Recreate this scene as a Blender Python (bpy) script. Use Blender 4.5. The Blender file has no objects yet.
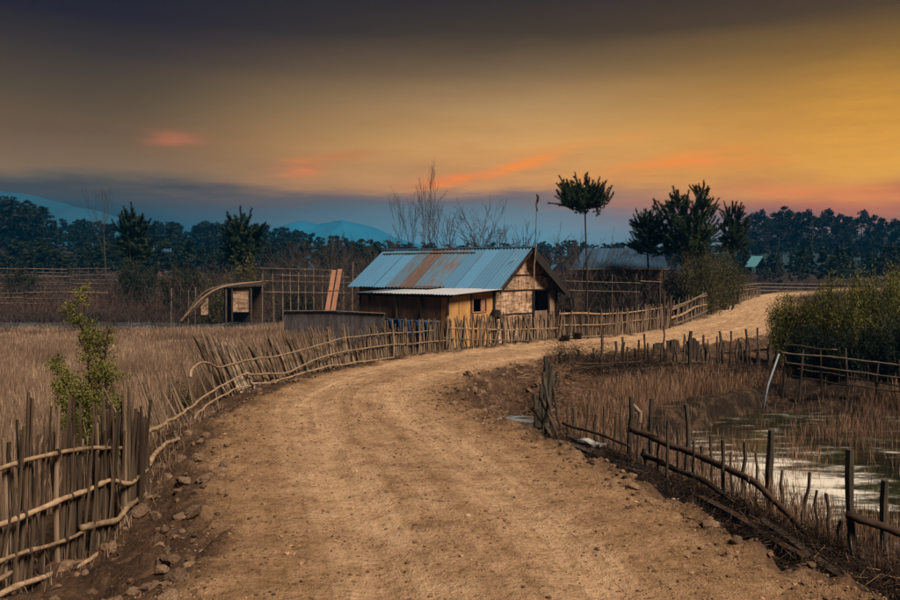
import bpy, math, random
import numpy as np
from mathutils import Vector, Matrix, noise as mnoise
random.seed(7); rng = np.random.default_rng(7)
R = math.radians
scene = bpy.context.scene
COL = scene.collection
CH = 2.4            # camera height above the road
F = 800.0           # focal length in pixels of the 900 px wide photograph
HY = 270.0          # horizon row

# ------------------------------------------------------------------ camera
cam = bpy.data.cameras.new('camera'); camo = bpy.data.objects.new('camera', cam); COL.objects.link(camo)
camo.location = (0, 0, CH); camo.rotation_euler = (R(90), 0, 0)
cam.sensor_width = 36; cam.lens = 36 * F / 900; cam.shift_y = -30 / 900
cam.clip_start = .05; cam.clip_end = 12000
scene.camera = camo

# ------------------------------------------------------------------ light
HAZE, HTOP = .00040, 74.0
SUN_AZ, SUN_EL = R(138), R(46)      # azimuth clockwise from +Y (the view direction)
sd = Vector((math.sin(SUN_AZ) * math.cos(SUN_EL), math.cos(SUN_AZ) * math.cos(SUN_EL), math.sin(SUN_EL)))
sun = bpy.data.lights.new('sun', 'SUN'); suno = bpy.data.objects.new('sun', sun); COL.objects.link(suno)
sun.energy = 4.9; sun.angle = R(20); sun.color = (1.0, .83, .66)
suno.rotation_euler = sd.to_track_quat('Z', 'Y').to_euler(); suno.location = (20, -20, 30)
scene.view_settings.view_transform = 'Standard'; scene.view_settings.look = 'None'
scene.view_settings.exposure = 0.22; scene.view_settings.gamma = 1
scene.cycles.max_bounces = 5; scene.cycles.diffuse_bounces = 2; scene.cycles.glossy_bounces = 2
scene.cycles.transparent_max_bounces = 4; scene.cycles.volume_bounces = 0
scene.cycles.use_denoising = True

def srgb(r, g, b):
    f = lambda c: (c / 255 / 12.92) if c / 255 <= .04045 else ((c / 255 + .055) / 1.055) ** 2.4
    return (f(r), f(g), f(b), 1)

world = bpy.data.worlds.new('World'); scene.world = world; world.use_nodes = True
def build_world():
    nt = world.node_tree; N = nt.nodes; L = nt.links; N.clear()
    def nd(t, **k):
        n = N.new(t)
        for a, b in k.items(): setattr(n, a, b)
        return n
    def M(op, a, b=None, c=None, clamp=False):
        n = nd('ShaderNodeMath', operation=op); n.use_clamp = clamp
        for i, v in enumerate((a, b, c)):
            if v is None: continue
            if isinstance(v, (int, float)): n.inputs[i].default_value = v
            else: L.new(v, n.inputs[i])
        return n.outputs[0]
    tc = nd('ShaderNodeTexCoord'); sp = nd('ShaderNodeSeparateXYZ'); L.new(tc.outputs['Generated'], sp.inputs[0])
    x, y, z = sp.outputs
    hl = M('SQRT', M('ADD', M('MULTIPLY', x, x), M('MULTIPLY', y, y)))
    hl = M('MAXIMUM', hl, .001)
    el = M('DIVIDE', z, hl)                       # tan of the elevation
    az = M('ARCTAN2', x, y)                       # 0 ahead, + to the right
    mp = nd('ShaderNodeMapping'); L.new(tc.outputs['Generated'], mp.inputs[0]); mp.inputs['Scale'].default_value = (2.2, 2.2, 16)
    n1 = nd('ShaderNodeTexNoise'); n1.inputs['Scale'].default_value = 1.7; n1.inputs['Detail'].default_value = 5; n1.inputs['Roughness'].default_value = .5
    L.new(mp.outputs[0], n1.inputs['Vector'])
    mp2 = nd('ShaderNodeMapping'); L.new(tc.outputs['Generated'], mp2.inputs[0]); mp2.inputs['Scale'].default_value = (5, 5, 30)
    n2 = nd('ShaderNodeTexNoise'); n2.inputs['Scale'].default_value = 1.6; n2.inputs['Detail'].default_value = 7; n2.inputs['Roughness'].default_value = .6
    L.new(mp2.outputs[0], n2.inputs['Vector'])
    mp3 = nd('ShaderNodeMapping'); L.new(tc.outputs['Generated'], mp3.inputs[0]); mp3.inputs['Scale'].default_value = (14, 14, 90)
    n3 = nd('ShaderNodeTexNoise'); n3.inputs['Scale'].default_value = 1.6; n3.inputs['Detail'].default_value = 8; n3.inputs['Roughness'].default_value = .65
    L.new(mp3.outputs[0], n3.inputs['Vector'])
    w1 = M('SUBTRACT', n1.outputs['Fac'], .5); w2 = M('SUBTRACT', n2.outputs['Fac'], .5)
    elw = M('ADD', el, M('ADD', M('MULTIPLY', w1, .045), M('MULTIPLY', w2, .02)))
    fac = M('DIVIDE', elw, .42, clamp=True)
    air = (.05, .17, .36)      # what thick haze looks like under this light
    def thin(py, c):            # the sky beyond the haze whose colour through it is c
        e = max(.02, (HY - py) / F); t = math.exp(-HAZE * min(2300, (HTOP - CH) / e)); o = [v * .86 for v in srgb(*c)]
        return tuple(max(.003, (o[i] - air[i] * (1 - t)) / t) for i in range(3)) + (1,)
    def ramp(stops):
        r = nd('ShaderNodeValToRGB'); e = r.color_ramp.elements
        stops = sorted((max(0, (HY - py) / F / .42), thin(py, c)) for py, c in stops)
        e[0].position = stops[0][0]; e[0].color = stops[0][1]
        e[1].position = stops[-1][0]; e[1].color = stops[-1][1]
        for p, c in stops[1:-1]:
            k = e.new(p); k.color = c
        L.new(fac, r.inputs[0]); return r.outputs[0]
    left = ramp([(270, (44, 84, 118)), (235, (50, 88, 120)), (212, (60, 84, 110)), (197, (72, 80, 98)), (188, (104, 98, 100)), (178, (126, 106, 96)), (150, (112, 92, 82)), (110, (88, 76, 70)), (70, (62, 56, 56)), (35, (42, 40, 42)), (-30, (29, 28, 31))])
    mid = ramp([(270, (104, 148, 176)), (232, (100, 140, 168)), (214, (104, 126, 148)), (203, (114, 112, 126)), (196, (136, 116, 120)), (188, (200, 146, 108)), (150, (210, 158, 104)), (105, (174, 138, 98)), (70, (120, 98, 78)), (35, (72, 62, 57)), (-30, (36, 33, 34))])
    right = ramp([(270, (110, 116, 134)), (232, (124, 104, 116)), (216, (150, 102, 102)), (207, (176, 114, 90)), (198, (212, 146, 74)), (180, (218, 158, 70)), (150, (208, 148, 74)), (110, (178, 129, 68)), (70, (128, 98, 58)), (35, (82, 66, 48)), (-30, (48, 41, 38))])
    # glow round the azimuth of the set sun, 42 degrees to the right
    t = M('ADD', M('MULTIPLY', M('DIVIDE', x, hl), math.sin(R(42))), M('MULTIPLY', M('DIVIDE', y, hl), math.cos(R(42))))
    t1 = nd('ShaderNodeMapRange', interpolation_type='SMOOTHSTEP'); L.new(t, t1.inputs[0]); t1.inputs[1].default_value = .40; t1.inputs[2].default_value = .84
    t2 = nd('ShaderNodeMapRange', interpolation_type='SMOOTHSTEP'); L.new(t, t2.inputs[0]); t2.inputs[1].default_value = .78; t2.inputs[2].default_value = 1.0
    def mix(f, a, b):
        m = nd('ShaderNodeMix', data_type='RGBA')
        if isinstance(f, float): m.inputs[0].default_value = f
        else: L.new(f, m.inputs[0])
        for s, v in ((6, a), (7, b)):
            if isinstance(v, tuple): m.inputs[s].default_value = v
            else: L.new(v, m.inputs[s])
        return m.outputs[2]
    c = mix(t2.outputs[0], mix(t1.outputs[0], left, mid), right)
    # broad darker and lighter cloud sheets
    sh = M('ADD', 1.0, M('ADD', M('MULTIPLY', w1, .45), M('ADD', M('MULTIPLY', w2, .40), M('MULTIPLY', M('SUBTRACT', n3.outputs['Fac'], .5), .16))))
    vm = nd('ShaderNodeVectorMath', operation='SCALE'); L.new(c, vm.inputs[0]); L.new(sh, vm.inputs['Scale'])
    c = vm.outputs[0]
    # pink and orange streaks
    def streak(px, py, wx, wy, tilt, amp, col, c):
        a0 = math.atan((px - 450) / F); e0 = (HY - py) / F
        da = M('SUBTRACT', M('ADD', az, M('MULTIPLY', w2, .05)), a0)
        de = M('SUBTRACT', M('SUBTRACT', M('ADD', el, M('MULTIPLY', w2, .03)), e0), M('MULTIPLY', da, tilt))
        q = M('ADD', M('POWER', M('ABSOLUTE', M('DIVIDE', da, wx / F)), 2.0), M('POWER', M('ABSOLUTE', M('DIVIDE', de, wy / F)), 2.0))
        g = M('MULTIPLY', M('EXPONENT', M('MULTIPLY', q, -1.0)), amp)
        g = M('MULTIPLY', g, M('MULTIPLY', M('SUBTRACT', M('ADD', M('MULTIPLY', n2.outputs['Fac'], .6), M('MULTIPLY', n3.outputs['Fac'], .4)), .30, clamp=True), 5.0), clamp=True)
        return mix(g, c, thin(py, col))
    for s in [(178, 145, 22, 7, 0, .55, (188, 112, 94)), (300, 170, 22, 8, .1, .75, (224, 126, 92)), (345, 157, 30, 6, .1, .4, (200, 110, 80)),
              (455, 180, 36, 5, .12, .95, (236, 132, 88)), (520, 166, 42, 6, .28, .95, (238, 142, 84)),
              (680, 168, 60, 9, .1, .85, (238, 140, 78)), (745, 172, 34, 5, .1, .6, (234, 136, 76)), (640, 205, 50, 7, .05, .3, (190, 124, 112)),
              (560, 148, 90, 5, .12, .25, (224, 140, 80)),
              (860, 213, 60, 7, -.05, .4, (190, 104, 100)), (840, 199, 80, 5, -.06, .5, (226, 120, 74)), (880, 150, 50, 60, 0, .3, (226, 164, 70))]:
        c = streak(*s, c)
    em = nd('ShaderNodeBackground'); L.new(c, em.inputs[0]); em.inputs[1].default_value = 1.0
    sky = nd('ShaderNodeTexSky'); sky.sky_type = 'NISHITA'; sky.sun_disc = False
    sky.sun_elevation = SUN_EL; sky.sun_rotation = SUN_AZ
    bg = nd('ShaderNodeBackground'); L.new(sky.outputs[0], bg.inputs[0]); bg.inputs[1].default_value = .001
    ad = nd('ShaderNodeAddShader'); L.new(em.outputs[0], ad.inputs[0]); L.new(bg.outputs[0], ad.inputs[1])
    out = nd('ShaderNodeOutputWorld'); L.new(ad.outputs[0], out.inputs['Surface'])
build_world()

# ------------------------------------------------------------------ materials
def new_mat(name):
    m = bpy.data.materials.new(name); m.use_nodes = True
    return m, m.node_tree.nodes, m.node_tree.links, m.node_tree.nodes['Principled BSDF']
def mat(name, c1, c2=None, scale=6, rough=.85, bump=.3, bdist=.01, stretch=(1, 1, 1), rnd=.25, island=0., metal=0., spec=.25, c3=None):
    """two-tone procedural material: noise between c1 and c2, each object (or loose piece) a little lighter or darker"""
    m, N, L, P = new_mat(name)
    tc = N.new('ShaderNodeTexCoord'); mp = N.new('ShaderNodeMapping'); mp.inputs['Scale'].default_value = stretch
    L.new(tc.outputs['Object'], mp.inputs[0])
    n = N.new('ShaderNodeTexNoise'); n.inputs['Scale'].default_value = scale; n.inputs['Detail'].default_value = 6; n.inputs['Roughness'].default_value = .62
    L.new(mp.outputs[0], n.inputs['Vector'])
    r = N.new('ShaderNodeValToRGB'); r.color_ramp.elements[0].position = .32; r.color_ramp.elements[1].position = .68
    r.color_ramp.elements[0].color = (*c1, 1); r.color_ramp.elements[1].color = (*(c2 or c1), 1)
    if c3: e = r.color_ramp.elements.new(.52); e.color = (*c3, 1)
    L.new(n.outputs['Fac'], r.inputs[0])
    oi = N.new('ShaderNodeObjectInfo'); g = N.new('ShaderNodeNewGeometry')
    a = N.new('ShaderNodeMath'); a.operation = 'MULTIPLY_ADD'; L.new(oi.outputs['Random'], a.inputs[0]); a.inputs[1].default_value = 2 * rnd; a.inputs[2].default_value = 1 - rnd
    b = N.new('ShaderNodeMath'); b.operation = 'MULTIPLY_ADD'; L.new(g.outputs['Random Per Island'], b.inputs[0]); b.inputs[1].default_value = 2 * island; b.inputs[2].default_value = 1 - island
    k = N.new('ShaderNodeMath'); k.operation = 'MULTIPLY'; L.new(a.outputs[0], k.inputs[0]); L.new(b.outputs[0], k.inputs[1])
    v = N.new('ShaderNodeVectorMath'); v.operation = 'SCALE'; L.new(r.outputs[0], v.inputs[0]); L.new(k.outputs[0], v.inputs['Scale'])
    L.new(v.outputs[0], P.inputs['Base Color'])
    P.inputs['Roughness'].default_value = rough; P.inputs['Metallic'].default_value = metal; P.inputs['Specular IOR Level'].default_value = spec
    if bump:
        bp = N.new('ShaderNodeBump'); bp.inputs['Strength'].default_value = bump; bp.inputs['Distance'].default_value = bdist
        L.new(n.outputs['Fac'], bp.inputs['Height']); L.new(bp.outputs[0], P.inputs['Normal'])
    return m
def leafmat(name, c1, c2, scale=.7, island=.35):
    m = mat(name, c1, c2, scale=scale, rough=.7, bump=0, rnd=.12, island=island, spec=.15)
    return m
MT = {}
MT['stake'] = mat('bamboo_stake', (.085, .060, .040), (.27, .19, .125), 9, .8, .4, .004, (1, 1, .18), .45)
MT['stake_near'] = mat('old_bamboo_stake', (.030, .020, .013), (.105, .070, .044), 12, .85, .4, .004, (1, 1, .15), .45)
MT['rail'] = mat('bamboo_rail', (.13, .085, .05), (.36, .25, .155), 14, .65, .6, .006, (1, 1, 1), .22, c3=(.27, .185, .115))
MT['rail_dim'] = mat('grey_bamboo_rail', (.10, .075, .055), (.22, .17, .13), 5, .7, .3, .004, (1, 1, 1), .25)
MT['post'] = mat('dark_post_wood', (.028, .021, .016), (.085, .062, .045), 14, .9, .6, .01, (1, 1, .2), .35)
MT['grey_post'] = mat('mossy_grey_post', (.020, .017, .013), (.075, .062, .045), 12, .9, .6, .01, (1, 1, .2), .25)
MT['beam'] = mat('rotting_beam', (.022, .014, .010), (.075, .042, .026), 10, .9, .6, .01, (1, 1, 1), .2)
MT['bark'] = mat('tree_bark', (.020, .016, .013), (.055, .043, .034), 9, .95, .5, .02, (1, 1, .4), .2)
MT['bare_bark'] = mat('bare_tree_bark', (.030, .025, .024), (.070, .055, .050), 9, .95, .3, .01, (1, 1, .4), .2)
MT['pine'] = leafmat('pine_needles', (.010, .020, .010), (.030, .050, .018))
MT['pine_warm'] = leafmat('warm_pine_needles', (.018, .026, .012), (.050, .058, .020))
MT['forest'] = leafmat('far_forest_leaves', (.003, .007, .006), (.009, .016, .012), .08)
MT['bush'] = leafmat('bush_leaves', (.055, .062, .013), (.22, .21, .048))
MT['bush_dark'] = leafmat('dark_bush_leaves', (.006, .011, .006), (.018, .027, .013))
MT['bush_olive'] = leafmat('olive_bush_leaves', (.030, .032, .010), (.095, .085, .024))
MT['reed'] = mat('dry_reed', (.095, .062, .044), (.40, .285, .195), .5, .85, 0, rnd=0, island=.5, spec=.1, c3=(.225, .148, .100))
MT['reed_pond'] = mat('dry_pond_reed', (.10, .058, .040), (.29, .18, .115), .6, .85, 0, rnd=0, island=.5, spec=.1)
MT['twig'] = mat('brush_twig', (.022, .018, .016), (.074, .055, .047), .3, .9, 0, rnd=0, island=.5, spec=.1)
MT['bramble'] = mat('dead_bramble', (.009, .007, .006), (.040, .027, .020), .5, .9, 0, rnd=0, island=.5, spec=.1)
MT['bundle'] = mat('pale_bamboo', (.20, .15, .11), (.42, .33, .25), 9, .8, .4, .004, (1, 1, .18), .3)
MT['grass_dim'] = mat('dim_dry_grass', (.055, .032, .026), (.12, .068, .048), .2, .9, 0, rnd=0, island=.5, spec=.1)
MT['rock'] = mat('brown_rock', (.07, .044, .028), (.28, .18, .112), 6, .9, .7, .03, (1, 1, 1), .35)
MT['pebble'] = mat('road_pebble', (.10, .06, .035), (.34, .21, .125), 1.2, .9, 0, rnd=0, island=.55)
MT['chip'] = mat('dark_clod', (.05, .03, .018), (.17, .10, .058), 1.2, .95, 0, rnd=0, island=.5)
MT['pale'] = mat('frosty_white', (.42, .42, .42), (.68, .68, .68), 9, .6, .4, .01)
MT['greypale'] = mat('weathered_pale_board', (.20, .20, .20), (.40, .39, .38), 9, .8, .4, .01)
MT['bluegrey'] = mat('blue_grey_pipe', (.12, .15, .18), (.20, .24, .28), 9, .7, .3, .01)
MT['plank'] = mat('orange_plank', (.24, .115, .07), (.36, .18, .11), 7, .8, .3, .004, (1, 1, .2), .15)
MT['ply'] = mat('yellow_plywood', (.33, .165, .055), (.56, .30, .11), 3, .7, .2, .004, (1, 1, .5), .12)
MT['mudboard'] = mat('brown_wall_board', (.11, .066, .045), (.27, .165, .105), 3.5, .9, .5, .01, (1, 1, .4), .28)
MT['greyboard'] = mat('grey_wall_board', (.065, .058, .064), (.135, .12, .13), 9, .9, .3, .006, (1, 1, .3), .22)
MT['dark'] = mat('dark_timber', (.010, .008, .007), (.030, .022, .018), 5, .95, .3, .01)
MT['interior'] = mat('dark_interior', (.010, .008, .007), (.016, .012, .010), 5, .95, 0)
MT['blueplastic'] = mat('blue_plastic', (.006, .03, .09), (.02, .08, .20), 3, .45, .4, .03, rnd=.2)
MT['flag'] = mat('dark_cloth', (.02, .02, .03), (.06, .05, .05), 5, .9, .2)
MT['thatch'] = mat('grey_thatch', (.022, .018, .015), (.06, .048, .038), 9, .95, .5, .02, (1, 1, .3), .2)

def woven_mat():
    """split-bamboo matting: a two-way weave with patches where the strips have weathered grey"""
    m, N, L, P = new_mat('woven_bamboo_mat')
    tc = N.new('ShaderNodeTexCoord'); mp = N.new('ShaderNodeMapping'); L.new(tc.outputs['Object'], mp.inputs[0])
    w1 = N.new('ShaderNodeTexWave'); w1.bands_direction = 'Z'; w1.inputs['Scale'].default_value = 14; w1.inputs['Distortion'].default_value = 3
    w2 = N.new('ShaderNodeTexWave'); w2.bands_direction = 'Y'; w2.inputs['Scale'].default_value = 14; w2.inputs['Distortion'].default_value = 3
    L.new(mp.outputs[0], w1.inputs['Vector']); L.new(mp.outputs[0], w2.inputs['Vector'])
    n = N.new('ShaderNodeTexNoise'); n.inputs['Scale'].default_value = 5; n.inputs['Detail'].default_value = 8; n.inputs['Roughness'].default_value = .7
    L.new(mp.outputs[0], n.inputs['Vector'])
    st = []
    for sc_ in ((1, 2.2, 13), (1, 13, 2.2)):
        q = N.new('ShaderNodeMapping'); q.inputs['Scale'].default_value = sc_; L.new(tc.outputs['Object'], q.inputs[0])
        qn = N.new('ShaderNodeTexNoise'); qn.inputs['Scale'].default_value = 1.3; qn.inputs['Detail'].default_value = 3; L.new(q.outputs[0], qn.inputs['Vector']); st.append(qn.outputs['Fac'])
    sm = N.new('ShaderNodeMath'); sm.operation = 'ADD'; L.new(st[0], sm.inputs[0]); L.new(st[1], sm.inputs[1])
    a0_ = N.new('ShaderNodeMath'); a0_.operation = 'MULTIPLY_ADD'; L.new(sm.outputs[0], a0_.inputs[0]); a0_.inputs[1].default_value = 2.2; a0_.inputs[2].default_value = -2.2
    aw = N.new('ShaderNodeMath'); aw.operation = 'MULTIPLY'; L.new(w1.outputs['Fac'], aw.inputs[0]); L.new(w2.outputs['Fac'], aw.inputs[1])
    a = N.new('ShaderNodeMath'); a.operation = 'MULTIPLY_ADD'; L.new(aw.outputs[0], a.inputs[0]); a.inputs[1].default_value = .7; L.new(a0_.outputs[0], a.inputs[2])
    b = N.new('ShaderNodeMath'); b.operation = 'MULTIPLY_ADD'; L.new(a.outputs[0], b.inputs[0]); b.inputs[1].default_value = .35; L.new(n.outputs['Fac'], b.inputs[2])
    r = N.new('ShaderNodeValToRGB'); e = r.color_ramp.elements
    e[0].position = .36; e[0].color = (.13, .070, .040, 1); e[1].position = .80; e[1].color = (.56, .40, .28, 1)
    k = e.new(.55); k.color = (.32, .20, .125, 1)
    L.new(b.outputs[0], r.inputs[0])
    oi = N.new('ShaderNodeObjectInfo'); mm = N.new('ShaderNodeMath'); mm.operation = 'MULTIPLY_ADD'; L.new(oi.outputs['Random'], mm.inputs[0]); mm.inputs[1].default_value = .4; mm.inputs[2].default_value = .8
    v = N.new('ShaderNodeVectorMath'); v.operation = 'SCALE'; L.new(r.outputs[0], v.inputs[0]); L.new(mm.outputs[0], v.inputs['Scale'])
    L.new(v.outputs[0], P.inputs['Base Color']); P.inputs['Roughness'].default_value = .85; P.inputs['Specular IOR Level'].default_value = .2
    bp = N.new('ShaderNodeBump'); bp.inputs['Strength'].default_value = .5; bp.inputs['Distance'].default_value = .015
    L.new(b.outputs[0], bp.inputs['Height']); L.new(bp.outputs[0], P.inputs['Normal'])
    return m
MT['woven'] = woven_mat()

def metal_mat(name, base, rust_amt, rough=.55, metal=.25):
    m, N, L, P = new_mat(name)
    tc = N.new('ShaderNodeTexCoord'); mp = N.new('ShaderNodeMapping'); mp.inputs['Scale'].default_value = (3, .6, .6); L.new(tc.outputs['Object'], mp.inputs[0])
    n = N.new('ShaderNodeTexNoise'); n.inputs['Scale'].default_value = 2.2; n.inputs['Detail'].default_value = 8; n.inputs['Roughness'].default_value = .7
    L.new(mp.outputs[0], n.inputs['Vector'])
    oi = N.new('ShaderNodeObjectInfo')
    r = N.new('ShaderNodeValToRGB'); e = r.color_ramp.elements
    e[0].position = max(0, rust_amt - .12); e[0].color = (.095, .056, .042, 1); e[1].position = rust_amt + .08; e[1].color = (*base, 1)
    L.new(n.outputs['Fac'], r.inputs[0])
    mm = N.new('ShaderNodeMath'); mm.operation = 'MULTIPLY_ADD'; L.new(oi.outputs['Random'], mm.inputs[0]); mm.inputs[1].default_value = .35; mm.inputs[2].default_value = .82
    v = N.new('ShaderNodeVectorMath'); v.operation = 'SCALE'; L.new(r.outputs[0], v.inputs[0]); L.new(mm.outputs[0], v.inputs['Scale'])
    L.new(v.outputs[0], P.inputs['Base Color']); P.inputs['Roughness'].default_value = rough; P.inputs['Metallic'].default_value = metal
    return m
MT['roof'] = metal_mat('blue_roof_sheet', (.040, .150, .27), .36)
MT['roof_rusty'] = metal_mat('rusty_roof_sheet', (.08, .14, .19), .62, .75)
MT['roof_half'] = metal_mat('stained_roof_sheet', (.05, .125, .20), .47, .65)
MT['roof_pale'] = metal_mat('pale_tin_sheet', (.46, .49, .54), .33)
MT['roof_far'] = metal_mat('far_blue_roof', (.018, .058, .115), .3, .95, 0)
MT['roof_teal'] = metal_mat('teal_roof', (.07, .22, .27), .2)

def ground_mat():
    m, N, L, P = new_mat('ground_soil')
    def nz(sc, det=6, ro=.6, st=None):
        n = N.new('ShaderNodeTexNoise'); n.inputs['Scale'].default_value = sc; n.inputs['Detail'].default_value = det; n.inputs['Roughness'].default_value = ro
        if st:
            mp = N.new('ShaderNodeMapping'); mp.inputs['Scale'].default_value = st; L.new(tc.outputs['Object'], mp.inputs[0]); L.new(mp.outputs[0], n.inputs['Vector'])
        else: L.new(tc.outputs['Object'], n.inputs['Vector'])
        return n.outputs['Fac']
    tc = N.new('ShaderNodeTexCoord')
    def ramp(f, stops):
        r = N.new('ShaderNodeValToRGB'); e = r.color_ramp.elements
        e[0].position = stops[0][0]; e[0].color = (*stops[0][1], 1); e[1].position = stops[-1][0]; e[1].color = (*stops[-1][1], 1)
        for p, c in stops[1:-1]: k = e.new(p); k.color = (*c, 1)
        L.new(f, r.inputs[0]); return r.outputs[0]
    def att(n):
        a = N.new('ShaderNodeAttribute'); a.attribute_name = n; return a.outputs['Fac']
    def mix(f, a, b, bt='MIX'):
        x = N.new('ShaderNodeMix'); x.data_type = 'RGBA'; x.blend_type = bt
        if isinstance(f, float): x.inputs[0].default_value = f
        else: L.new(f, x.inputs[0])
        L.new(a, x.inputs[6]); L.new(b, x.inputs[7]); return x.outputs[2]
    def M(op, a, b, clamp=False):
        n = N.new('ShaderNodeMath'); n.operation = op; n.use_clamp = clamp
        for i, v in enumerate((a, b)):
            if isinstance(v, (int, float)): n.inputs[i].default_value = v
            else: L.new(v, n.inputs[i])
        return n.outputs[0]
    big, med, fine, vfine = nz(.45, 5), nz(2.6, 6, .65), nz(16, 6, .7), nz(60, 3, .7)
    comb = M('ADD', M('MULTIPLY', med, .5), M('MULTIPLY', fine, .5))
    road = ramp(comb, [(.34, (.14, .076, .038)), (.45, (.30, .175, .090)), (.57, (.41, .255, .14)), (.70, (.56, .37, .225))])
    dust = ramp(comb, [(.34, (.44, .27, .145)), (.5, (.64, .415, .245)), (.66, (.74, .52, .335))])
    trk = M('MULTIPLY', att('track'), M('ADD', M('MULTIPLY', big, 1.6), .1), True)
    la = N.new('ShaderNodeCombineXYZ'); L.new(M('MULTIPLY', att('lat'), 5.0), la.inputs[0]); L.new(M('MULTIPLY', att('lon'), .28), la.inputs[1])
    ln = N.new('ShaderNodeTexNoise'); ln.inputs['Scale'].default_value = 1; ln.inputs['Detail'].default_value = 5; ln.inputs['Roughness'].default_value = .6; L.new(la.outputs[0], ln.inputs['Vector'])
    lines = ln.outputs['Fac']
    trk = M('ADD', M('MULTIPLY', trk, M('ADD', M('MULTIPLY', lines, 2.2), -.25)), M('MULTIPLY', M('SUBTRACT', lines, .5), .5), True)
    rd = mix(trk, road, dust)
    bank = ramp(comb, [(.36, (.038, .022, .014)), (.52, (.095, .056, .034)), (.68, (.19, .115, .070))])
    mud = ramp(comb, [(.36, (.012, .009, .007)), (.52, (.032, .021, .015)), (.68, (.070, .047, .033))])
    rm = M('ADD', att('road'), M('MULTIPLY', M('SUBTRACT', med, .5), .9), True)
    bm = M('ADD', att('bank'), M('MULTIPLY', M('SUBTRACT', med, .5), .8), True)
    c = mix(rm, mix(bm, mud, bank), rd)
    # dark damp crumbs and straw bits
    vo = N.new('ShaderNodeTexVoronoi'); vo.inputs['Scale'].default_value = 9; L.new(tc.outputs['Object'], vo.inputs['Vector'])
    spot = M('LESS_THAN', M('ADD', vo.outputs['Distance'], M('MULTIPLY', fine, .5)), .42)
    dk = N.new('ShaderNodeMix'); dk.data_type = 'RGBA'; dk.blend_type = 'MULTIPLY'; L.new(M('MULTIPLY', spot, .65), dk.inputs[0]); L.new(c, dk.inputs[6]); dk.inputs[7].default_value = (.5, .42, .36, 1)
    L.new(dk.outputs[2], P.inputs['Base Color'])
    P.inputs['Roughness'].default_value = .93; P.inputs['Specular IOR Level'].default_value = .15
    h = M('ADD', M('MULTIPLY', med, 1.4), M('ADD', M('MULTIPLY', fine, .9), M('MULTIPLY', vfine, .35)))
    h = M('ADD', M('SUBTRACT', h, M('MULTIPLY', spot, .1)), M('MULTIPLY', lines, 1.2))
    bp = N.new('ShaderNodeBump'); bp.inputs['Strength'].default_value = 1.0; bp.inputs['Distance'].default_value = .07
    L.new(h, bp.inputs['Height']); L.new(bp.outputs[0], P.inputs['Normal'])
    return m
MT['ground'] = ground_mat()

def water_mat(name, base, rough, ice, glare_patch=None):  # ice: palest tone; real ice in the ditch, painted glare on the pond
    m, N, L, P = new_mat(name)
    tc = N.new('ShaderNodeTexCoord'); mp = N.new('ShaderNodeMapping'); mp.inputs['Scale'].default_value = (1, 2.6, 1); L.new(tc.outputs['Object'], mp.inputs[0])
    n = N.new('ShaderNodeTexNoise'); n.inputs['Scale'].default_value = 1.1; n.inputs['Detail'].default_value = 10; n.inputs['Roughness'].default_value = .74
    L.new(mp.outputs[0], n.inputs['Vector'])
    nf = n.outputs['Fac']
    if glare_patch:
        cx, cy_, rx, ry = glare_patch; sp = N.new('ShaderNodeSeparateXYZ'); L.new(tc.outputs['Object'], sp.inputs[0])
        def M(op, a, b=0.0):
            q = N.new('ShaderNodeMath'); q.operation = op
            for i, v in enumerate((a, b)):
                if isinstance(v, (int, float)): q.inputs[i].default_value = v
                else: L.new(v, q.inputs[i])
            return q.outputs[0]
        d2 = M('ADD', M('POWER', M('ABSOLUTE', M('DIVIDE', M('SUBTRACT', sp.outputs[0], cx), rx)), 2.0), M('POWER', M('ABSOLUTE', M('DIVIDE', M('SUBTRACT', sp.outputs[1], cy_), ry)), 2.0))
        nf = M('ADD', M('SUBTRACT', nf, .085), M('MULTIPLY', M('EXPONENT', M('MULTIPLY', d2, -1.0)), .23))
    class _o: outputs = {'Fac': nf}
    n = _o
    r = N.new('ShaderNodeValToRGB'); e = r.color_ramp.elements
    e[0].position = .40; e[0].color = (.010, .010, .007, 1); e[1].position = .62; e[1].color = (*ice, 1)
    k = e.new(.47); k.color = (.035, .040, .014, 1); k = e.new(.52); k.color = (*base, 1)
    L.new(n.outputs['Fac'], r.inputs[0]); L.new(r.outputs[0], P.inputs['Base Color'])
    rr = N.new('ShaderNodeMapRange'); L.new(n.outputs['Fac'], rr.inputs[0]); rr.inputs[1].default_value = .4; rr.inputs[2].default_value = .6; rr.inputs[3].default_value = .12; rr.inputs[4].default_value = rough
    L.new(rr.outputs[0], P.inputs['Roughness']); P.inputs['IOR'].default_value = 1.33; P.inputs['Specular IOR Level'].default_value = .9
    n2 = N.new('ShaderNodeTexNoise'); n2.inputs['Scale'].default_value = 7; n2.inputs['Detail'].default_value = 4; L.new(mp.outputs[0], n2.inputs['Vector'])
    bp = N.new('ShaderNodeBump'); bp.inputs['Strength'].default_value = .25; bp.inputs['Distance'].default_value = .01; L.new(n2.outputs['Fac'], bp.inputs['Height']); L.new(bp.outputs[0], P.inputs['Normal'])
    return m
MT['pond'] = water_mat('pond_water', (.16, .155, .15), .30, (.84, .80, .70), (5.3, 13.2, 1.5, 2.2))  # the water's pale glare is painted into its colour around one spot
MT['ditchwater'] = water_mat('ditch_water', (.20, .24, .30), .1, (.40, .46, .54))

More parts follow.
